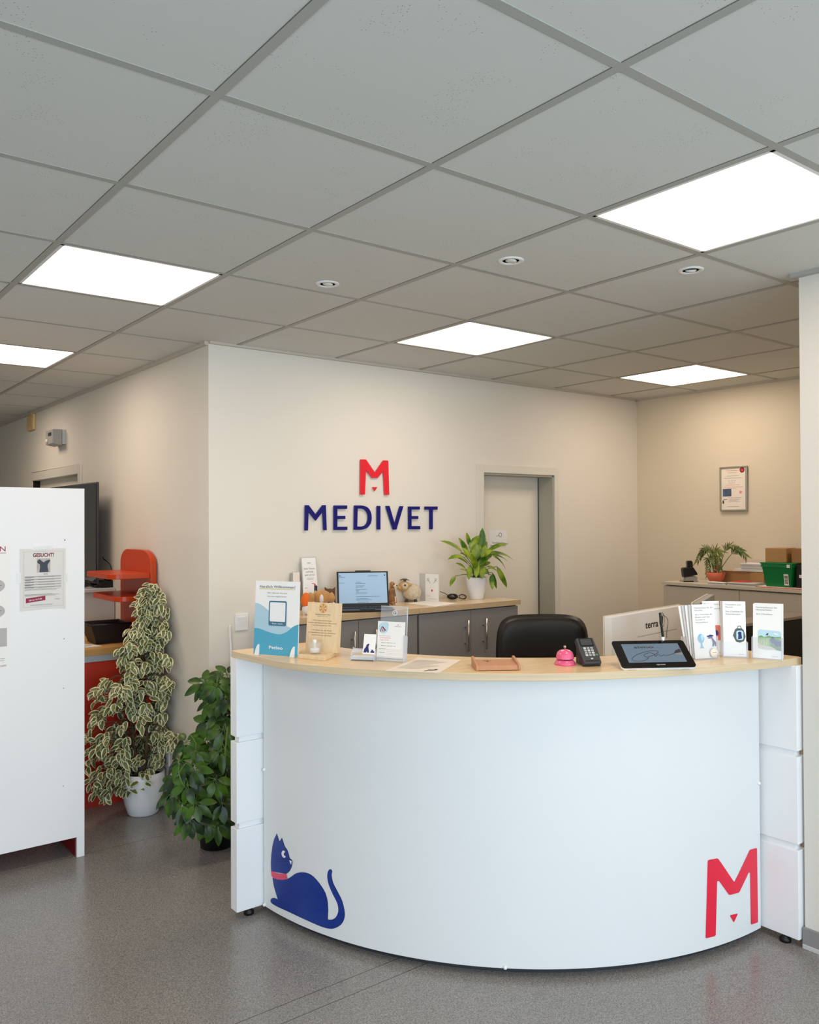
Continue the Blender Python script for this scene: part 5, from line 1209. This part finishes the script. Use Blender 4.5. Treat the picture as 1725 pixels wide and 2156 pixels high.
# missing-pet notice
def paper_on(tl, tr, br, bl, Y):
    P = [PY(*q, Y) for q in (bl, br, tr, tl)]; x0 = (P[0].x+P[3].x)/2; x1 = (P[1].x+P[2].x)/2; z0 = (P[0].z+P[1].z)/2; z1 = (P[2].z+P[3].z)/2
    return Fr((x0, Y, z0), (1, 0, 0), (0, 0, 1)), x1-x0, z1-z0
fr, W, H = paper_on((42, 1156), (138.5, 1154), (138, 1283), (41, 1287), YP-.0012)
m = MB(); m.prism([fr.p(0, 0), fr.p(W*.25, H*.012), fr.p(W*.5, H*.022), fr.p(W*.8, H*.02), fr.p(W, 0), fr.p(W, H), fr.p(0, H)], (0, .001, 0), 'paper_notice')
for a_, b_ in (((.08, .95), (.945, .953)), ((.08, .06), (.945, .063))): m.rect(fr, W*a_[0], H*a_[1], W*b_[0], H*b_[1], 'line_gray', .0006)
m.rect(fr, W*.08, H*.06, W*.085, H*.953, 'line_gray', .0006); m.rect(fr, W*.94, H*.06, W*.945, H*.953, 'line_gray', .0006)
text(m, fr, 'GESUCHT!', W*.51, H*.868, H*.058, 'title_wine', W*.46, off=.03)
m.rect(fr, W*.365, H*.615, W*.66, H*.84, 'photo_bg', .0006)
m.uvp(fr, [(W*a_, H*b_) for a_, b_ in ((.375, .8), (.42, .83), (.47, .8), (.51, .775), (.56, .8), (.64, .82), (.655, .8), (.6, .74), (.6, .7), (.62, .618), (.42, .618), (.435, .7), (.43, .74), (.375, .775))], 'photo_shirt', .0009)
text(m, fr, 'KATZE', W*.56, H*.578, H*.018, 'ink', W*.09)
for k in range(5):
    v = H*(.545-.042*k); m.rect(fr, W*.1, v-.002, W*.9, v+.0045, 'line_gray', .0005); hlines(m, fr, W*.11, W*.3, [v-.001], 'ink', .0022, .0009, .4); hlines(m, fr, W*.39, W*.75, [v-.001], 'ink_soft', .0018, .0009, .5)
hlines(m, fr, W*.11, W*.25, [H*(.525-.042*k) for k in range(4)], 'ink_soft', .001, .0009); hlines(m, fr, W*.1, W*.88, [H*.35, H*.335, H*.265, H*.255, H*.24], 'ink_soft', .0012, .0009)
m.uvp(fr, [(W*.13, H*.13), (W*.13, H*.205), (W*.55, H*.235), (W*.55, H*.165)], 'wine', .0009); fq = Fr(fr.p(W*.13, H*.13, .0012), V3(W*.42, 0, H*.035), V3(-H*.035, 0, W*.42)); text(m, fq, '030 12 / 34 73 80', W*.21, H*.022, H*.02, 'white', W*.28, off=.02)
text(m, fr, 'TASSO', W*.81, H*.165, H*.018, 'ink_soft', W*.12); hlines(m, fr, W*.22, W*.72, [H*.098, H*.085], 'ink_soft', .001, .0006, .1)
m.build('missing_pet_notice', None, label='grey missing-pet notice headed in dark red, taped to the white cabinet', category='notice')
for k, (x0, y0, x1, y1) in enumerate(((70, 1148, 110, 1158), (36, 1206, 44, 1228), (135, 1208, 142, 1226))):
    q0, q1 = PY(x0, y1, YP-.003), PY(x1, y0, YP-.003); MB().box((q0.x, YP-.0032, q0.z), (q1.x, YP-.0024, q1.z), 'tape').build('tape_strip', None, label=('clear tape strip along the top of the missing-pet notice', 'clear tape strip on the left side of the missing-pet notice', 'clear tape strip on the right side of the missing-pet notice')[k], category='tape')
# second poster, cut by the left edge of the view
q0, q1 = PY(20, 1408, YP), PY(19.5, 1142, YP); xe = q0.x; z0p, z1p = q0.z, q1.z; W = .42; H = z1p-z0p
fr = Fr((xe-W, YP-.0012, z0p), (1, 0, 0), (0, 0, 1))
m = MB(); m.box((0, 0, -.001), (W, H, 0), 'paper', fr)
text(m, fr, 'BERLIN', W-.018, H*.93, .024, 'wine', .12, 'r'); m.rect(fr, W-.15, H*.915, W-.016, H*.918, 'wine', .0006)
for v in (.66, .46): m.disc(fr, W-.075, H*v, .055, 'line_gray', .0006, rv=.034); m.rect(fr, W-.07, H*v, W-.035, H*v+.003, 'ink_soft', .0009)
m.rect(fr, .02, H*.18, W-.012, H*.325, 'paper_gray', .0006); m.rect(fr, .02, H*.18, W-.012, H*.325, 'line_gray', .0007)
hlines(m, fr, W-.2, W-.02, [H*.085, H*.07], 'line_gray', .0025, .0006, .05); text(m, fr, 'www.tierarzt-berlin.com', W-.015, H*.022, .011, 'wine', .18, 'r')
m.build('information_poster', None, label='white information poster with pink lettering cut off by the left picture edge', category='poster')

# red counter with a wooden top
YR = 3.905
zt_ = PY(177, 1368, YR).z; zw = PY(177, 1382.5, YR).z; za = PY(177, 1396, YR).z
t = thing('red_counter', (1.1, YR+.3, 0), 'red counter with a wood-edged top behind the white cabinet', 'counter')
MB().box((.3, YR+.012, 0), (XH-.07, YR+.59, za), 'red_panel').build('front_panel', t)
MB().box((.3, YR+.004, za), (XH-.07, YR+.59, zw), 'alu').build('metal_band', t)
MB().box((.3, YR, zw), (XH-.065, YR+.592, zt_), 'band_wood').build('counter_top', t, bevel=.001)
# orange end board with two round-cornered shelves
XB = 1.662
def pb(x, y): return PX(x, y, XB)
yn = pb(317.5, 1200).y; yf = pb(253.4, 1200).y; zs1 = pb(317.5, 1190).z; ztp = pb(285, 1157).z
yfl, yfr = pb(266, 1157).y, pb(303, 1158.5).y
prof = [V3(XB, yn, .0), V3(XB, yn, zs1)] + [V3(XB, yn+(yfr+.04-yn)*(1-math.cos(a)), zs1+(ztp-zs1)*math.sin(a)) for a in [k*pi/24 for k in range(1, 13)]] + [V3(XB, yf-(yf-yfl+.02)*(1-math.cos(a)), zs1+(ztp-zs1)*math.sin(a)) for a in [k*pi/24 for k in range(12, -1, -1)]] + [V3(XB, yf, .0)]
t = thing('shelf_board', (XB+.02, (yn+yf)/2, .0), 'tall orange-red rounded end board with two small shelves against the wall', 'shelf')
# the board stands beside the counter's end
MB().prism(prof, (.036, 0, 0), 'orange', 'orange').build('upright_board', t, bevel=.003)
for lf, rt_, yy, zz in (((209, 1206), None, (yn, yf-.03), PX(209, 1207, XB-.2).z), ((222.5, 1252), None, (yn, yf-.03), None)):
    L = PY(lf[0]-6, lf[1], (yn+yf)/2); z = L.z; x0 = L.x; r = .07
    P = [V3(XB-.001, yn+.01, z), V3(XB-.001, yf-.02, z)] + [V3(x0+r-r*math.sin(a), yf-.02-r+r*math.cos(a), z) for a in [k*pi/12 for k in range(7)]] + [V3(x0+r-r*math.cos(a), yn+.01+r-r*math.sin(a), z) for a in [k*pi/12 for k in range(7)]]
    MB().prism(P, (0, 0, -.03), 'orange').build('shelf', t, bevel=.003)
# grey cabinet and TV behind
YG = 4.50; zg = PY(200, 1240, YG).z
t = thing('gray_cabinet', (1.3, YG+.6, 0), 'light grey cabinet behind the red counter, carrying the television', 'cabinet')
MB().box((.7, YG+.01, .06), (XH-.006, YG+1.2, zg-.022), 'gray_light').box((.72, YG+.04, 0), (XH-.02, YG+1.18, .06), 'dark_gap').build('body', t, bevel=.001)
MB().box((.69, YG, zg-.022), (XH-.004, YG+1.21, zg), 'gray_light').build('top', t, bevel=.002)
XT = 1.585
a1, a2 = PX(203, 1014, XT), PX(203, 1230, XT); yt0 = a1.y; z1t, z0t = a1.z, a2.z
t = thing('television', (XT+.02, yt0+.5, zg), 'large dark television on the grey cabinet, seen almost edge-on', 'television')
MB().box((XT+.004, yt0, z0t), (XT+.02, yt0+1.12, z1t), 'dark_gray').build('housing', t, bevel=.008)
MB().box((XT, yt0+.012, z0t+.014), (XT+.004, yt0+1.108, z1t-.012), 'black_gloss').build('screen', t)
m = MB(); m.box((XT-.08, yt0+.3, zg+.0005), (XT+.1, yt0+.8, zg+.012), 'black_plastic'); m.box((XT+.006, yt0+.5, zg+.01), (XT+.018, yt0+.6, z0t+.02), 'black_plastic'); m.build('stand', t)
p = PY(228, 1238, YG+.1); p.z = zg
m = MB(); m.box((p.x-.05, p.y-.04, zg), (p.x+.05, p.y+.08, zg+.045), 'black'); m.box((p.x-.01, p.y-.02, zg+.045), (p.x+.05, p.y+.06, zg+.075), 'black'); bx_ = m.build('media_box', None, bevel=.004, label='small black media box beside the television on the grey cabinet', category='media box')
m = MB()
for k in range(5):
    random.seed(k); m.tube(catmull([(p.x-.17, p.y+.02*k, zg+.006), (p.x-.13, p.y-.05+.02*k, zg+.02+.008*k), (p.x-.1, p.y-.01, zg+.008), (p.x-.06, p.y-.02, zg+.01)], 5), .004, 'black', 6)
m.tube(catmull([(p.x-.06, p.y-.05, zg+.02), (p.x+.0, p.y-.05, zg+.09), (p.x, p.y-.04, zg+.15), (p.x-.03, p.y, zg+.19), (p.x-.015, p.y+.06, zg+.2)], 5), .003, 'black', 6)
m.build('cable_bundle', None, label='tangled black cables under the television', category='cables', kind='stuff')
# basket and papers on the red counter
zk = PY(177, 1368, YR).z; 
A = PZ(203, 1362, zk); A = PY(203, 1362, YR+.16); A.z = zk+.001; B = PY(262, 1362, YR+.16); wt = B.x-A.x; hb_ = PY(190, 1318, YR+.13).z-zk
t = thing('storage_basket', ((A.x+B.x)/2, A.y+.08, zk), 'black woven basket on the red counter under the orange shelves', 'basket')
def fr4(x0, x1, y0, y1, z): return [V3(x0, y0, z), V3(x1, y0, z), V3(x1, y1, z), V3(x0, y1, z)]
lo = fr4(A.x, B.x, A.y, A.y+.16, zk+.002); hi = fr4(A.x-.04, B.x+.03, A.y-.03, A.y+.19, zk+hb_)
li = [q+(sum(lo, V3(0, 0, 0))/4-q)*.06+V3(0, 0, .006) for q in lo]; hi2 = [q+(sum(hi, V3(0, 0, 0))/4-q)*.05 for q in hi]
m = MB(); m.add(lo+hi, [(3, 2, 1, 0)] + [(i, (i+1) % 4, 4+(i+1) % 4, 4+i) for i in range(4)], 'basket'); m.add(li+hi2, [(0, 1, 2, 3)] + [((i+1) % 4, i, 4+i, 4+(i+1) % 4) for i in range(4)], 'basket'); m.add(hi+hi2, [(i, (i+1) % 4, 4+(i+1) % 4, 4+i) for i in range(4)], 'basket')
m.build('woven_shell', t)
m = MB(); m.tube(hi+[hi[0]], .006, 'basket', 8); m.build('rim', t)
for (x0, x1, y_, lb, zo) in ((182, 215, 1371, 'white papers at the front of the red counter', .001), (180, 198, 1366, 'crumpled white and grey papers behind the front papers on the red counter', .004)):
    A = PY(x0, y_, YR+.05+zo*10); B = PY(x1, y_, YR+.05+zo*10); A.z = zk+zo; 
    mb = MB(); mb.prism([A, V3(B.x, A.y+.005, A.z), V3(B.x-.03, A.y+.1, A.z), V3(A.x-.03, A.y+.12, A.z)], (0, 0, .004), 'paper'); mb.prism([A+V3(-.03, .02, .0045), V3(B.x-.05, A.y+.03, A.z+.0045), V3(B.x-.07, A.y+.1, A.z+.0045), V3(A.x-.05, A.y+.13, A.z+.0045)], (0, 0, .003), 'paper_gray'); mb.build('paper_stack', None, label=lb, category='papers')
# emergency light and siren on the hallway wall
P0 = PX(139, 921, XH); yn_ = P0.y
dx = XH-PY(111, 905, yn_).x; zt_, zb_ = PY(120, 903.5, yn_).z, PY(120, 937, yn_).z
t = thing('emergency_light', (XH-dx/2, yn_+.2, zb_), 'grey box-shaped emergency light on the hallway wall', 'emergency light')
yf_ = PX(94, 921, XH-dx).y if True else 0
xk = XH-dx; yl = yn_+.22
MB().box((XH-dx*.28, yn_, zb_+.01), (XH, yl, zt_), 'ivory' if False else 'gray_light').build('back_plate', t, bevel=.002)
m = MB(); m.hexa([V3(xk, yn_+.004, zb_+.012), V3(XH-dx*.28, yn_+.004, zb_), V3(XH-dx*.28, yl-.02, zb_), V3(xk, yl-.02, zb_+.012)], [V3(xk, yn_+.004, zt_), V3(XH-dx*.28, yn_+.004, zt_+.002), V3(XH-dx*.28, yl-.02, zt_+.002), V3(xk, yl-.02, zt_)], 'gray_plastic'); m.build('housing', t, bevel=.006)
m = MB(); m.box((xk-.003, yn_+.04, zb_+.075), (xk+.002, yn_+.12, zb_+.1), 'dark_gray'); m.build('grille', t); m = MB(); m.ball((xk-.004, yn_+.15, zb_+.04), (.012, .025, .018), 'lens'); m.build('lamp', t)
P0 = PX(76, 885, XH); P1 = PX(62, 885, XH-.05)
t = thing('wall_siren', (XH-.03, P0.y, 2.4), 'small ivory ribbed siren box high on the hallway wall under the ceiling', 'siren')
zt_, zb_ = PY(70, 869, P0.y).z, PY(70, 904, P0.y).z; zt_ = min(zt_, ZC-.02)
xk = PY(69, 885, P0.y).x; m = MB(); m.box((xk, P0.y, zb_), (XH, P0.y+.2, zt_), 'ivory'); m.build('housing', t, bevel=.008)
m = MB()
for k in range(5): m.box((xk-.004, P0.y+.03, zb_+.04+k*.045), (xk+.002, P0.y+.17, zb_+.052+k*.045), 'ivory')
m.build('ribs', t)
# socket low on the hallway wall and the cable duct beside the desk
P0 = PX(353, 1583, XH); t = thing('wall_socket', P0, 'small double wall socket low on the hallway wall between the plants', 'socket')
MB().box((XH-.01, P0.y-.04, P0.z-.075), (XH, P0.y+.04, P0.z+.075), 'white_plastic').build('plate', t, bevel=.003)
for z in (-.036, .036): MB().lathe([(.0, .002), (.022, .002), (.027, 0), (.027, -.004)], (XH-.0125, P0.y, P0.z+z), 'gray_light', 20, ax=(-1, 0, 0)).build('outlet', t)
a_ = PY(484, 1316, YW-.012); b_ = PY(487, 1400, YW-.012)
MB().tube(catmull([a_, PY(485, 1345, YW-.012), b_, V3(b_.x, YW-.012, .05)], 6), .006, 'white', 10).build('wall_cable', None, label='white cable running down the back wall below the light switch', category='cable')
# ================================================================== PLANTS
random.seed(11)
# variegated fig
fc = V3(1.572, 3.645, 0)
t = thing('potted_fig', fc, 'bushy variegated weeping fig with cream-edged leaves in a white pot', 'plant')
ph = PZ(300, 1715, 0); zt_ = PY(300, 1634, fc.y-.1).z
MB().lathe([(0, .001), (.078, 0), (.086, .008), (.104, zt_*.3), (.116, zt_*.6), (.12, zt_*.85), (.119, zt_), (.114, zt_), (.111, zt_*.85), (0, zt_*.85)], fc, 'pot_white', 48).build('pot', t)
MB().lathe([(0, zt_*.88), (.112, zt_*.87)], fc, 'soil', 24).build('soil', t)
prof = [(1240, 322, 16), (1290, 318, 32), (1340, 313, 50), (1390, 305, 55), (1440, 290, 76), (1490, 280, 95), (1540, 274, 98), (1590, 272, 96), (1630, 262, 76), (1665, 240, 44)]
def env(y):
    for a, b in zip(prof[:-1], prof[1:]):
        if a[0] <= y <= b[0]:
            k = (y-a[0])/(b[0]-a[0]); return a[1]+(b[1]-a[1])*k, a[2]+(b[2]-a[2])*k
    return prof[0][1:] if y < 1300 else prof[-1][1:]
br = MB(); lv = []; pxm = 1781.54/5.05
top = PY(322, 1245, fc.y)
trunk = catmull([fc+V3(0, 0, zt_*.8), fc+V3(.02, -.02, .5), fc+V3(-.01, 0, .8), V3(top.x-.06, fc.y, 1.02), top], 10)
br.tube(trunk, [.012*(1-.85*k/len(trunk)) for k in range(len(trunk))], 'bark', 8)
trunk2 = catmull([fc+V3(-.02, .01, zt_*.8), fc+V3(-.05, .03, .45), fc+V3(-.1, -.03, .75), fc+V3(-.12, -.05, .95)], 8)
br.tube(trunk2, [.010*(1-.8*k/len(trunk2)) for k in range(len(trunk2))], 'bark', 8)
nb = 0
while nb < 290:
    y = 1236+(1668-1236)*(random.random()**.86); cx, hw = env(y); a = random.uniform(0, 2*pi); rr_ = random.random()**.45
    px_ = cx+hw*rr_*math.cos(a); dep = hw/pxm*1.0*rr_*math.sin(a)
    q = PY(px_, y, fc.y); q += bk*dep
    lim = 1.665-random.random()*.03; ly = 3.79-random.random()*.04
    if q.x > lim: q = q+(CAM-q)*((q.x-lim)/(q.x-CAM.x))
    if q.y > ly: q = q+(CAM-q)*((q.y-ly)/(q.y-CAM.y))
    nb += 1
    # twig from the nearest trunk, a little higher
    tk = min(trunk+trunk2, key=lambda p_: (p_-q).length+abs((p_.z-.0)-(q.z+.02))*.4)
    tw = catmull([tk, tk.lerp(q, .5)+V3(0, 0, .03), q], 4); br.tube(tw, [.0035-.0024*k/len(tw) for k in range(len(tw))], 'bark', 5, False)
    od = (q-V3(tk.x, tk.y, q.z)); od.z = 0
    od = od.normalized() if od.length > .01 else V3(math.cos(a), math.sin(a), 0)
    nl = random.randint(5, 8)
    for k in range(nl):
        s = tw[-1].lerp(tw[-3], random.random()*1.0)+V3(random.uniform(-.02, .02), random.uniform(-.02, .02), random.uniform(-.02, .02))
        d = od*random.uniform(.1, .9)+V3(random.uniform(-.7, .7), random.uniform(-.7, .7), random.uniform(-1.25, .1))-bk*.15
        if s.x > 1.63: d.x = -abs(d.x)
        if s.y > 3.78: d.y = -abs(d.y)
        lv.append((s, d, V3(0, 0, 1)-bk*.6+od*.5, random.uniform(.046, .068), random.uniform(.026, .034), random.uniform(.2, .9), random.uniform(.1, .45)))
br.build('branches', t)
leafmesh('foliage', lv, 'ficus_leaf', t)['kind'] = 'stuff'
# umbrella tree
sc = V3(1.69, 2.93, 0); YU = 2.865
t = thing('umbrella_tree', sc, 'dark green umbrella tree in a dark pot, half hidden behind the left desk end', 'plant')
MB().lathe([(0, .001), (.08, 0), (.098, .16), (.104, .165), (.104, .185), (.095, .185), (.098, .15), (0, .15)], sc, 'black_plastic', 36).build('pot', t)
MB().lathe([(0, .155), (.1, .154)], sc, 'soil', 24).build('soil', t)
br = MB(); lv = []
stems = [catmull([sc+V3(0, 0, .14), sc+V3(.02, .0, .45), PY(462, 1500, YU+.02), PY(468, 1412, YU)], 8),
         catmull([sc+V3(-.03, 0, .14), sc+V3(-.08, -.02, .3), PY(420, 1590, YU-.02), PY(408, 1555, YU-.03)], 8),
         catmull([sc+V3(.03, 0, .14), sc+V3(.06, -.08, .35), PY(475, 1600, YU-.12), PY(480, 1530, YU-.12)], 8),
         catmull([sc+V3(-.02, -.03, .14), sc+V3(-.06, -.1, .25), PY(392, 1660, YU-.1), PY(376, 1625, YU-.1)], 8)]
for s in stems: br.tube(s, [.008*(1-.6*k/len(s)) for k in range(len(s))], 'stem_green', 8)
hubs = [(430, 1436, .0), (456, 1440, -.05), (478, 1420, .02), (445, 1475, .05), (475, 1466, -.08), (462, 1500, 0), (484, 1500, .05), (440, 1518, .02), (470, 1535, -.08),
        (392, 1562, 0), (412, 1580, -.05), (435, 1556, .04), (380, 1600, -.05), (404, 1618, -.1), (436, 1602, .0), (465, 1580, -.1), (480, 1612, 0), (372, 1640, 0), (395, 1652, -.12), (424, 1648, -.06), (452, 1640, -.14), (478, 1655, -.05),
        (360, 1672, -.02), (386, 1690, -.1), (412, 1690, -.15), (440, 1684, -.05), (468, 1690, -.16), (484, 1715, -.05), (400, 1722, -.14), (430, 1728, -.12), (458, 1732, -.15), (385, 1668, .04), (450, 1700, .03), (500, 1450, 0), (505, 1560, 0), (510, 1650, -.05), (466, 1455, .08), (425, 1625, .06)]
for (x, y, dp) in hubs:
    q = PY(x, y, YU+dp); 
    if q.x > 1.70 and q.y > 3.0: q.y = 2.98
    tk = min([p_ for s in stems for p_ in s], key=lambda p_: (p_-q).length+max(0, p_.z-q.z)*1.5)
    tw = catmull([tk, tk.lerp(q, .55)+V3(0, 0, .035), q], 5); br.tube(tw, [.0028, .0026, .0024, .0022, .002, .002, .002, .0018, .0018, .0016, .0016][:len(tw)], 'stem_green', 5, False)
    o_ = (q-V3(sc.x, sc.y, q.z)); o_ = o_.normalized() if o_.length > .02 else -bk
    axis = (V3(0, 0, 1)*.8-bk*.55+o_*.45+V3(random.uniform(-.2, .2), random.uniform(-.2, .2), 0)).normalized()
    e1 = axis.orthogonal().normalized(); e2 = axis.cross(e1); n_ = random.randint(7, 9); a0 = random.random()*6
    for k in range(n_):
        a = a0+2*pi*k/n_+random.uniform(-.15, .15); d = e1*math.cos(a)+e2*math.sin(a)+axis*random.uniform(-.35, .05)+V3(0, 0, -.38)
        L = random.uniform(.08, .115); tip = q+d.normalized()*L
        if tip.y > 3.04 and tip.x > 1.68: continue
        br.tube([q, q+d.normalized()*.018], .0012, 'stem_green', 4, False)
        lv.append((q+d.normalized()*.016, d, axis, L, random.uniform(.036, .046), random.uniform(.2, .7), random.uniform(.05, .25)))
br.build('stems', t); leafmesh('foliage', lv, 'schefflera_leaf', t)['kind'] = 'stuff'
# peace lily on the counter
p = PZ(1003.5, 1262, ZK); p.y = min(p.y, YW-.12); p = PZ(1003.5, 1262, ZK) if False else p
q1 = PY(984, 1216, p.y); q2 = PY(1025, 1216, p.y); R0 = (q2-q1).length/2*.76; Hp = q1.z-ZK
t = thing('potted_lily', p, 'leafy peace lily in a white diamond-patterned pot at the right worktop end', 'plant')
def dia(r, h, a): return r*(1+.04*abs(math.sin(9*a+h*110))*abs(math.sin(9*a-h*110))) if .008 < h < Hp-.008 else r*1.02
MB().lathe([(0, 0), (R0*.62, 0)]+[(R0*(.62+.38*math.sin(k/14*pi/2)**.9), Hp*k/14) for k in range(1, 15)]+[(R0*.93, Hp), (R0*.9, Hp*.9), (0, Hp*.9)], p, 'pot_white', 96, mod=dia).build('pot', t)
MB().lathe([(0, Hp*.92), (R0*.9, Hp*.91)], p, 'soil', 24).build('soil', t)
br = MB(); lv = []; bs = p+V3(0, 0, Hp*.9)
# (tip px, leaf start px, depth, width)
L_ = [((934, 1147), (975, 1165), -.02, .035), ((948, 1180), (975, 1172), -.06, .03), ((983, 1123), (990, 1150), .0, .02), ((1016, 1115), (1014, 1160), .0, .036), ((1012, 1132), (990, 1160), -.03, .04),
      ((1075, 1152), (1025, 1163), .0, .03), ((1082, 1185), (1025, 1165), -.04, .036), ((1072, 1187), (1032, 1170), .03, .03), ((1064, 1232), (1045, 1192), -.04, .026), ((1062, 1200), (1032, 1168), -.08, .03),
      ((962, 1189), (980, 1198), -.05, .024), ((950, 1233), (958, 1212), -.05, .022), ((970, 1200), (985, 1205), -.08, .02), ((1034, 1237), (1032, 1208), -.08, .024), ((1044, 1236), (1036, 1205), -.03, .018), ((1045, 1205), (1022, 1192), -.09, .03),
      ((1000, 1212), (1002, 1180), -.09, .03), ((985, 1216), (988, 1190), -.09, .026), ((1012, 1214), (1012, 1185), -.09, .032), ((1025, 1210), (1015, 1195), -.1, .026), ((975, 1160), (995, 1185), -.07, .034), ((1002, 1145), (998, 1180), -.06, .04), ((1030, 1175), (1005, 1190), -.09, .036), ((990, 1165), (1000, 1195), -.1, .03), ((1020, 1150), (1008, 1185), -.05, .04), ((965, 1140), (985, 1170), .03, .03), ((1050, 1165), (1020, 1180), .02, .034), ((1008, 1135), (1004, 1170), .03, .034)]
for k in range(16):
    a = random.uniform(-1.25, 1.25); r_ = random.uniform(22, 52); x0_, y0_ = 1004+8*math.sin(a), 1196-random.uniform(0, 20)
    L_.append(((x0_+r_*math.sin(a), y0_-r_*math.cos(a)*.9), (x0_+r_*.25*math.sin(a), y0_-r_*.25*math.cos(a)), random.uniform(-.1, .03), random.uniform(.022, .034)))
for (tp, sp2, dp, wd) in L_:
    a_ = PY(tp[0], tp[1], p.y)+bk*dp*1.2; b_ = PY(sp2[0], sp2[1], p.y)+bk*dp
    for q in (a_, b_):
        if q.y > YW-.02: q.y = YW-.02
    s0 = bs+V3(random.uniform(-.02, .02), random.uniform(-.02, .02), 0)
    st_ = catmull([s0, s0.lerp(b_, .5)+V3(0, 0, .02), b_], 5); br.tube(st_, [.0022]*len(st_), 'stem_green', 5, False)
    d = (a_-b_); L = d.length; bend = .6 if abs(d.x)+abs(d.y) > .04 else .15
    up = V3(0, 0, 1) if abs(d.normalized().z) < .85 else -bk
    d2 = Matrix.Rotation(bend*.5, 3, d.cross(up).normalized()) @ d
    lv.append((b_, d2, up-bk*.7, L*1.1, wd*1.35, bend, .25))
br.build('stems', t); leafmesh('leaves', lv, 'lily_leaf', t)
# ================================================================== LIGHT
w = bpy.data.worlds.new('sky'); S.world = w; w.use_nodes = True
bg = w.node_tree.nodes['Background']; bg.inputs['Color'].default_value = (.75, .88, 1, 1); bg.inputs['Strength'].default_value = 1.0
lp = M['lamp_panel'].node_tree.nodes['Principled BSDF']
lp.inputs['Base Color'].default_value = (0, 0, 0, 1); lp.inputs['Specular IOR Level'].default_value = 0
lp.inputs['Emission Color'].default_value = (1, .82, .66, 1); lp.inputs['Emission Strength'].default_value = 5.0
def area(name, loc, rot, sx, sy, power, col):
    l = bpy.data.lights.new(name, 'AREA'); l.shape = 'RECTANGLE'; l.size = sx; l.size_y = sy; l.energy = power; l.color = col
    o = bpy.data.objects.new(name, l); COL.objects.link(o); o.location = loc; o.rotation_euler = rot; return o
# daylight outside the shop windows
for x, wd in ((-2.05, 1.9), (.1, 1.8), (2.05, 1.7)):
    area('window_daylight', (x, Y0-.2, 1.4), (pi/2, 0, 0), wd, 2.0, 26, (.62, .83, 1))
area('window_daylight', (X0-.2, -2.4, 1.4), (pi/2, 0, -pi/2), 2.0, 2.0, 34, (.72, .88, 1))  # unseen side light, added to brighten surfaces facing left
vs = S.view_settings; vs.view_transform = 'Standard'; vs.look = 'None'; vs.gamma = 1; vs.exposure = .94; vs.use_curve_mapping = False
S.display_settings.display_device = 'sRGB'
